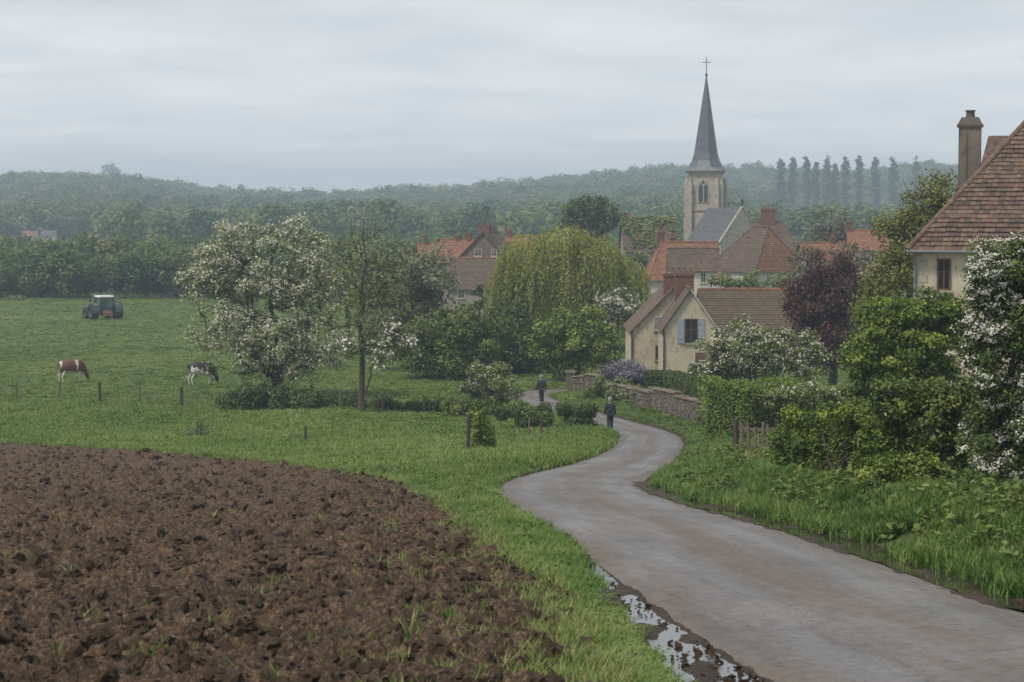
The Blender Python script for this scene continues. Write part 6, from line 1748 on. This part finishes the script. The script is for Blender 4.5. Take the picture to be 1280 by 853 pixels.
SKIN = plain('skin_tone', (0.42, 0.26, 0.19), 0.6, 0.1, 5)
CLOTH_N = plain('navy_jacket', (0.020, 0.027, 0.042), 0.85, 0.25, 12, 0.3)
CLOTH_B = plain('dark_blue_trousers', (0.020, 0.025, 0.045), 0.85, 0.25, 12, 0.3)
CLOTH_T = plain('brown_grey_trousers', (0.050, 0.045, 0.042), 0.85, 0.25, 12, 0.3)
CLOTH_G = plain('grey_cap', (0.26, 0.27, 0.29), 0.85, 0.15, 12, 0.2)
SHOE = plain('dark_shoe', (0.022, 0.02, 0.018), 0.6, 0.2, 12)
def person(label, px, d, heading, trousers, stride, hgt):
    x = X(px, d); de, sd_, zr = road_info(x, d); z = float(zr[0]) + 0.03
    root = thing('person', label, 'person', (x, d, z), heading); k = hgt / 1.75
    root.scale = (k, k, k); st = stride
    J = {'pelvis': ((0, 0, .96), (.15, .11)), 'waist': ((0, .01, 1.10), (.14, .105)), 'chest': ((0, .03, 1.32), (.165, .12)), 'neck': ((0, .05, 1.48), .06), 'jaw': ((0, .075, 1.56), (.066, .075)), 'head': ((0, .075, 1.65), (.078, .098)), 'crown': ((0, .06, 1.725), (.05, .06)),
         'nose': ((0, .178, 1.625), .012)}
    B = [('pelvis', 'waist'), ('waist', 'chest'), ('chest', 'neck'), ('neck', 'jaw'), ('jaw', 'head'), ('head', 'crown'), ('head', 'nose')]
    for s, n in ((-1, 'l'), (1, 'r')):
        f = s * st
        J['ear' + n] = ((s * .088, .06, 1.63), .016); B.append(('head', 'ear' + n))
        J['hip' + n] = ((s * .09, 0, .90), .092); J['knee' + n] = ((s * .095, .05 + f * .14, .50), .058); J['ankle' + n] = ((s * .10, -.02 + f * .27, .09 + (0.05 if f < 0 else 0)), .042); J['toe' + n] = ((s * .115, .13 + f * .27, .035), .035)
        B += [('pelvis', 'hip' + n), ('hip' + n, 'knee' + n), ('knee' + n, 'ankle' + n), ('ankle' + n, 'toe' + n)]
        J['sh' + n] = ((s * .185, .02, 1.40), .062); J['el' + n] = ((s * .255, -.03 - f * .08, 1.13), .046); J['wr' + n] = ((s * .265, .06 - f * .16, .88), .03); J['palm' + n] = ((s * .265, .085 - f * .17, .80), (.022, .038))
        B += [('chest', 'sh' + n), ('sh' + n, 'el' + n), ('el' + n, 'wr' + n), ('wr' + n, 'palm' + n)]
        for q, (dy, ln) in enumerate(((-.032, .065), (-.011, .08), (.011, .085), (.032, .075))):
            a = J['palm' + n][0]
            J['f%d%s' % (q, n)] = ((a[0] - s * .012, a[1] + dy, a[2] - ln * .75), .010); J['t%d%s' % (q, n)] = ((a[0] - s * .03, a[1] + dy, a[2] - ln * 1.25), .008)
            B += [('palm' + n, 'f%d%s' % (q, n)), ('f%d%s' % (q, n), 't%d%s' % (q, n))]
        a = J['palm' + n][0]; J['th' + n] = ((a[0] - s * .03, a[1] + .05, a[2] - .02), .011); B.append(('palm' + n, 'th' + n))
    skinned('body', J, B, SKIN, root, 1)
    g = lambda n, r, dz=0: ((J[n][0][0], J[n][0][1], J[n][0][2] + dz), r)
    C = {'p': ((0, -.01, .86), (.195, .15)), 'w': g('waist', (.185, .145)), 'c': g('chest', (.205, .155)), 'n': ((0, .03, 1.47), (.10, .09))}; b2 = [('p', 'w'), ('w', 'c'), ('c', 'n')]
    for s in 'lr':
        C['s' + s] = g('sh' + s, .088); C['e' + s] = g('el' + s, .070); C['r' + s] = g('wr' + s, .052); b2 += [('c', 's' + s), ('s' + s, 'e' + s), ('e' + s, 'r' + s)]
    skinned('jacket', C, b2, CLOTH_N, root, 2)
    C = {'p': ((0, 0, .95), (.165, .125))}; b2 = []
    for s in 'lr':
        C['h' + s] = g('hip' + s, .112); C['k' + s] = g('knee' + s, .084); C['a' + s] = g('ankle' + s, .070, .03); b2 += [('p', 'h' + s), ('h' + s, 'k' + s), ('k' + s, 'a' + s)]
    skinned('trousers', C, b2, trousers, root, 2)
    for s in 'lr':
        skinned('shoe', {'a': g('ankle' + s, .055), 'm': ((J['ankle' + s][0][0], J['ankle' + s][0][1] + .06, J['ankle' + s][0][2] - .04), .048), 't': g('toe' + s, .042)}, [('a', 'm'), ('m', 't')], SHOE, root, 1)
    mb = MB(); mb.ring([(0.112, 1.66), (0.118, 1.69), (0.112, 1.74), (0.085, 1.775), (0.04, 1.79), (0.0, 1.793)], 14, (0, .07, 0)); mb.ring([(0.0, 1.668), (0.112, 1.66)], 14, (0, .07, 0))
    mb.hexa([(-.07, .16, 1.665), (.07, .16, 1.665), (.05, .235, 1.655), (-.05, .235, 1.655), (-.07, .16, 1.685), (.07, .16, 1.685), (.05, .235, 1.668), (-.05, .235, 1.668)])
    mb.build('cap', CLOTH_G, root, True)
    mb = MB(); mb.ring([(0.0, 1.52), (0.075, 1.53), (0.098, 1.57), (0.106, 1.62), (0.108, 1.668)], 12, (0, .052, 0)); mb.build('hair', CLOTH_G, root, True)
person('walker in dark jacket and grey cap nearer to us on the lane', 763, 102.0, R(8), CLOTH_B, 0.35, 1.74)
person('walker in dark coat farther down the lane by the flowering shrub', 677, 121.5, R(14), CLOTH_T, 0.5, 1.76)

def hide_mat(name, base, white, patches, seed):
    m, nt, bs, o = newmat(name)
    mp = nt.nodes.new('ShaderNodeMapping'); mp.inputs['Location'].default_value = (seed, seed * 1.7, 0.3); nt.links.new(nt.nodes.new('ShaderNodeTexCoord').outputs['Object'], mp.inputs[0])
    n = noise(nt, 1.35, 2, 0.45, mp.outputs[0], 0.5)
    sp = nt.nodes.new('ShaderNodeSeparateXYZ'); nt.links.new(nt.nodes.new('ShaderNodeTexCoord').outputs['Object'], sp.inputs[0])
    # belly and legs are white on these cattle
    lg = nt.nodes.new('ShaderNodeMapRange'); lg.inputs['From Min'].default_value = 0.72; lg.inputs['From Max'].default_value = 0.55; lg.inputs['To Min'].default_value = 0; lg.inputs['To Max'].default_value = 0.32
    nt.links.new(sp.outputs['Z'], lg.inputs['Value'])
    hd = nt.nodes.new('ShaderNodeMapRange'); hd.inputs['From Min'].default_value = 0.80; hd.inputs['From Max'].default_value = 0.95; hd.inputs['To Min'].default_value = 0; hd.inputs['To Max'].default_value = -0.6
    nt.links.new(sp.outputs['X'], hd.inputs['Value'])
    a = nt.nodes.new('ShaderNodeMath'); a.operation = 'ADD'; nt.links.new(n.outputs['Fac'], a.inputs[0]); nt.links.new(lg.outputs[0], a.inputs[1])
    a2 = nt.nodes.new('ShaderNodeMath'); a2.operation = 'ADD'; nt.links.new(a.outputs[0], a2.inputs[0]); nt.links.new(hd.outputs[0], a2.inputs[1])
    r = ramp(nt, [(patches, base), (patches + 0.03, white)]); nt.links.new(a2.outputs[0], r.inputs[0])
    nt.links.new(r.outputs[0], bs.inputs['Base Color']); bs.inputs['Roughness'].default_value = 0.75
    return m
HOOF = plain('hoof_horn', (0.03, 0.027, 0.024), 0.6, 0.2, 8)
UDDER = plain('udder_skin', (0.40, 0.25, 0.21), 0.6, 0.1, 8)
def cow(label, px, d, rz, hide):
    x = X(px, d); z = ground_z(x, d); root = thing('cow', label, 'cow', (x, d, z), rz, 'cows grazing in the meadow'); root.scale = (0.88, 1.0, 1.16)
    J = {'mid': ((-.05, 0, .98), (.44, .42)), 'loin': ((-.48, 0, 1.06), (.40, .38)), 'rump': ((-.82, 0, 1.08), (.34, .33)), 'chest': ((.42, 0, .98), (.40, .44)), 'fore': ((.70, 0, 1.02), (.28, .36)), 'neck': ((.98, 0, .82), (.17, .23)), 'poll': ((1.14, 0, .54), (.14, .16)), 'face': ((1.22, 0, .32), (.10, .12)), 'muz': ((1.27, 0, .15), (.085, .085)),
         'tail0': ((-1.10, 0, 1.22), .05), 'tail1': ((-1.20, .02, .85), .028), 'tail2': ((-1.17, .03, .45), .045)}
    B = [('mid', 'loin'), ('loin', 'rump'), ('mid', 'chest'), ('chest', 'fore'), ('fore', 'neck'), ('neck', 'poll'), ('poll', 'face'), ('face', 'muz'), ('rump', 'tail0'), ('tail0', 'tail1'), ('tail1', 'tail2')]
    for s, n in ((-1, 'l'), (1, 'r')):
        o = .10 * s
        J['sh' + n] = ((.58 + o * .4, s * .17, .80), .13); J['kn' + n] = ((.62 + o, s * .17, .44), .062); J['ff' + n] = ((.60 + o, s * .17, .12), .045); J['fh' + n] = ((.63 + o, s * .17, .03), .055)
        J['hi' + n] = ((-.78, s * .17, .88), .17); J['st' + n] = ((-.68 - o, s * .19, .70), .115); J['ho' + n] = ((-.93 - o, s * .17, .45), .065); J['hf' + n] = ((-.88 - o, s * .17, .12), .046); J['hh' + n] = ((-.84 - o, s * .17, .03), .056)
        J['ear' + n] = ((1.07, s * .26, .60), (.03, .05))
        B += [('chest', 'sh' + n), ('sh' + n, 'kn' + n), ('kn' + n, 'ff' + n), ('ff' + n, 'fh' + n), ('rump', 'hi' + n), ('hi' + n, 'st' + n), ('st' + n, 'ho' + n), ('ho' + n, 'hf' + n), ('hf' + n, 'hh' + n), ('poll', 'ear' + n)]
    skinned('body', J, B, hide, root, 2)
    mb = MB(); mb.ring([(0, .0), (.10, .03), (.15, .12), (.14, .22), (0, .26)], 10, (-.52, 0, .55)); mb.build('udder', UDDER, root, True)
    for s in (-1, 1):
        for hx in (.63 + .1 * s, -.84 - .1 * s):
            mb = MB(); mb.ring([(0, 0.0), (.066, 0.0), (.056, .075), (0, .08)], 8, (hx, s * .17, 0)); mb.build('hoof', HOOF, root, True)
cow('red-brown and white cow grazing, left of the two', 90, 138.0, R(24), hide_mat('brown_white_hide', (0.115, 0.042, 0.026), (0.56, 0.52, 0.47), 0.555, 2.2))
cow('black and white cow grazing beside the blossom tree', 252, 136.5, R(18), hide_mat('black_white_hide', (0.016, 0.014, 0.015), (0.58, 0.56, 0.53), 0.545, 3.9))

# ---- tractor
TYRE = plain('tyre_rubber', (0.020, 0.019, 0.020), 0.85, 0.3, 8, 0.3)
T_GREEN = plain('dark_green_paint', (0.030, 0.050, 0.045), 0.5, 0.15, 4)
T_RIM = plain('wheel_rim_paint', (0.10, 0.085, 0.08), 0.5, 0.2, 6)
T_ROOF = plain('white_cab_roof', (0.62, 0.64, 0.64), 0.5, 0.08, 4)
T_ORANGE = plain('orange_paint', (0.26, 0.13, 0.075), 0.6, 0.15, 4)
T_LAMP = plain('pale_lamp', (0.62, 0.62, 0.58), 0.4, 0.1, 4)
def tractor():
    d = 224.0; x = X(132, d); z = ground_z(x, d)
    root = thing('tractor', 'dark tractor with a white cab roof far across the meadow', 'tractor', (x, d, z), R(32)); root.scale = (1.05, 1.0, 0.93)
    def wheel(cx, cy, r, w):
        mb = MB(); mb.ring([(r * .62, -w / 2), (r * .92, -w / 2), (r, -w * .33), (r, w * .33), (r * .92, w / 2), (r * .62, w / 2)], 26, (cx, cy, r), 'X', close=True)
        ty = mb.build('wheel', TYRE, root, True)
        lug = MB()
        for k in range(20):
            th = 2 * math.pi * k / 20
            for s in (-1, 1):
                t2 = th + (0.08 if s > 0 else -0.08)
                p = lambda a, rr, xx: (cx + xx, cy + math.cos(a) * rr, r + math.sin(a) * rr)
                lug.hexa([p(th, r * .99, s * w * .02), p(th + .07, r * .99, s * w * .02), p(t2 + .12, r * .99, s * w * .48), p(t2 + .05, r * .99, s * w * .48), p(th, r * 1.04, s * w * .02), p(th + .07, r * 1.04, s * w * .02), p(t2 + .12, r * 1.04, s * w * .48), p(t2 + .05, r * 1.04, s * w * .48)])
        tag(lug.build('tread', TYRE, ty), kind='stuff')
        mb = MB(); mb.ring([(0.0, -w * .18), (r * .2, -w * .2), (r * .55, -w * .1), (r * .63, -w * .42), (r * .63, w * .42), (r * .55, w * .1), (r * .2, w * .2), (0.0, w * .18)], 20, (cx, cy, r), 'X'); mb.build('rim', T_RIM, ty, True)
    for s in (-1, 1):
        wheel(s * 1.34, 0, 0.93, 0.78); wheel(s * 1.2, 2.55, 0.66, 0.5)
        mb = MB()
        for k in range(8):
            a0, a1 = R(20 + k * 20), R(20 + (k + 1) * 20)
            for q in (0,):
                x0, x1 = sorted((s * .88, s * 1.62)); c_ = lambda a, rr: (math.cos(a) * rr, .88 + math.sin(a) * rr)
                (y0, z0), (y1, z1), (y2, z2), (y3, z3) = c_(a0, .98), c_(a1, .98), c_(a1, 1.03), c_(a0, 1.03)
                mb.hexa([(x0, y0, z0), (x1, y0, z0), (x1, y1, z1), (x0, y1, z1), (x0, y3, z3), (x1, y3, z3), (x1, y2, z2), (x0, y2, z2)])
        mb.build('fender', T_GREEN, root)
        mb = MB(); mb.box(s * 1.15 - .16, s * 1.15 + .16, -.35, -.25, 1.78, 1.92); mb.build('rear_lamp', T_LAMP, root)
        mb = MB(); mb.tube((s * .7, .95, 2.3), (s * 1.25, 1.05, 2.3), .02, .02, 6); mb.box(s * 1.3 - .08, s * 1.3 + .08, 1.02, 1.06, 2.1, 2.5); mb.build('mirror', IRON, root)
    mb = MB(); mb.box(-.45, .45, -.55, 1.0, .55, 1.35); mb.box(-.38, .38, .9, 2.9, .75, 1.55, tp=0.06); mb.box(-.12, .12, .2, 2.7, .45, .8); mb.build('chassis', T_GREEN, root)
    mb = MB(); mb.box(-.52, .52, -.95, -.57, .42, 1.12, tp=0.05); mb.box(-.34, .34, -1.05, -.96, .55, .95, tp=0.03); mb.build('rear_linkage', T_ORANGE, root)
    mb = MB(); mb.ring([(0, -.02), (.14, 0), (.14, .04), (0, .05)], 12, (0, -1.09, .75), 'Y'); mb.build('shaft_guard', T_RIM, root)
    mb = MB(); mb.box(-.72, .72, -.5, 1.1, 1.3, 1.42)
    for sx in (-1, 1):
        for yy in (-.45, 1.05): mb.tube((sx * .74, yy, 1.4), (sx * .66, yy * .9, 2.72), .05, .05, 6)
    cb = mb.build('cab_frame', IRON, root)
    mb = MB(); mb.hexa([(-.7, -.43, 1.45), (.7, -.43, 1.45), (.7, 1.02, 1.45), (-.7, 1.02, 1.45), (-.63, -.38, 2.7), (.63, -.38, 2.7), (.63, .94, 2.7), (-.63, .94, 2.7)]); mb.build('cab_glass', T_GLASS, cb)
    mb = MB(); mb.box(-.82, .82, -.62, 1.15, 2.7, 2.9, tp=0.08); mb.build('cab_roof', T_ROOF, root)
    mb = MB(); mb.box(-.22, .22, .1, .5, 1.45, 1.75); mb.box(-.24, .24, .02, .12, 1.7, 2.3); mb.build('seat', IRON, root)
    mb = MB(); mb.tube((.3, 2.1, 1.5), (.3, 2.1, 2.5), .04, .04, 8); mb.build('exhaust', IRON, root)
T_GLASS, _n, _b, _o = newmat('cab_glass')
_b.inputs['Base Color'].default_value = (0.35, 0.45, 0.48, 1); _b.inputs['Roughness'].default_value = 0.05; _b.inputs['Transmission Weight'].default_value = 0.85; _b.inputs['IOR'].default_value = 1.1
tractor()
# ================================================================== haze
def build_haze():
    m = bpy.data.materials.new('haze_air'); m.use_nodes = True
    nt = m.node_tree; nt.nodes.clear()
    o = nt.nodes.new('ShaderNodeOutputMaterial'); v = nt.nodes.new('ShaderNodeVolumePrincipled')
    v.inputs['Color'].default_value = (0.70, 0.86, 1.0, 1)
    v.inputs['Density'].default_value = 0.00050
    v.inputs['Anisotropy'].default_value = 0.0
    nt.links.new(v.outputs[0], o.inputs['Volume'])
    mb = MB(); mb.box(-1700, 1700, -60, 3500, -6, 88)
    h = mb.build('haze', m)
    tag(h, 'thin blue-grey haze filling the valley', 'haze', kind='stuff')
build_haze()
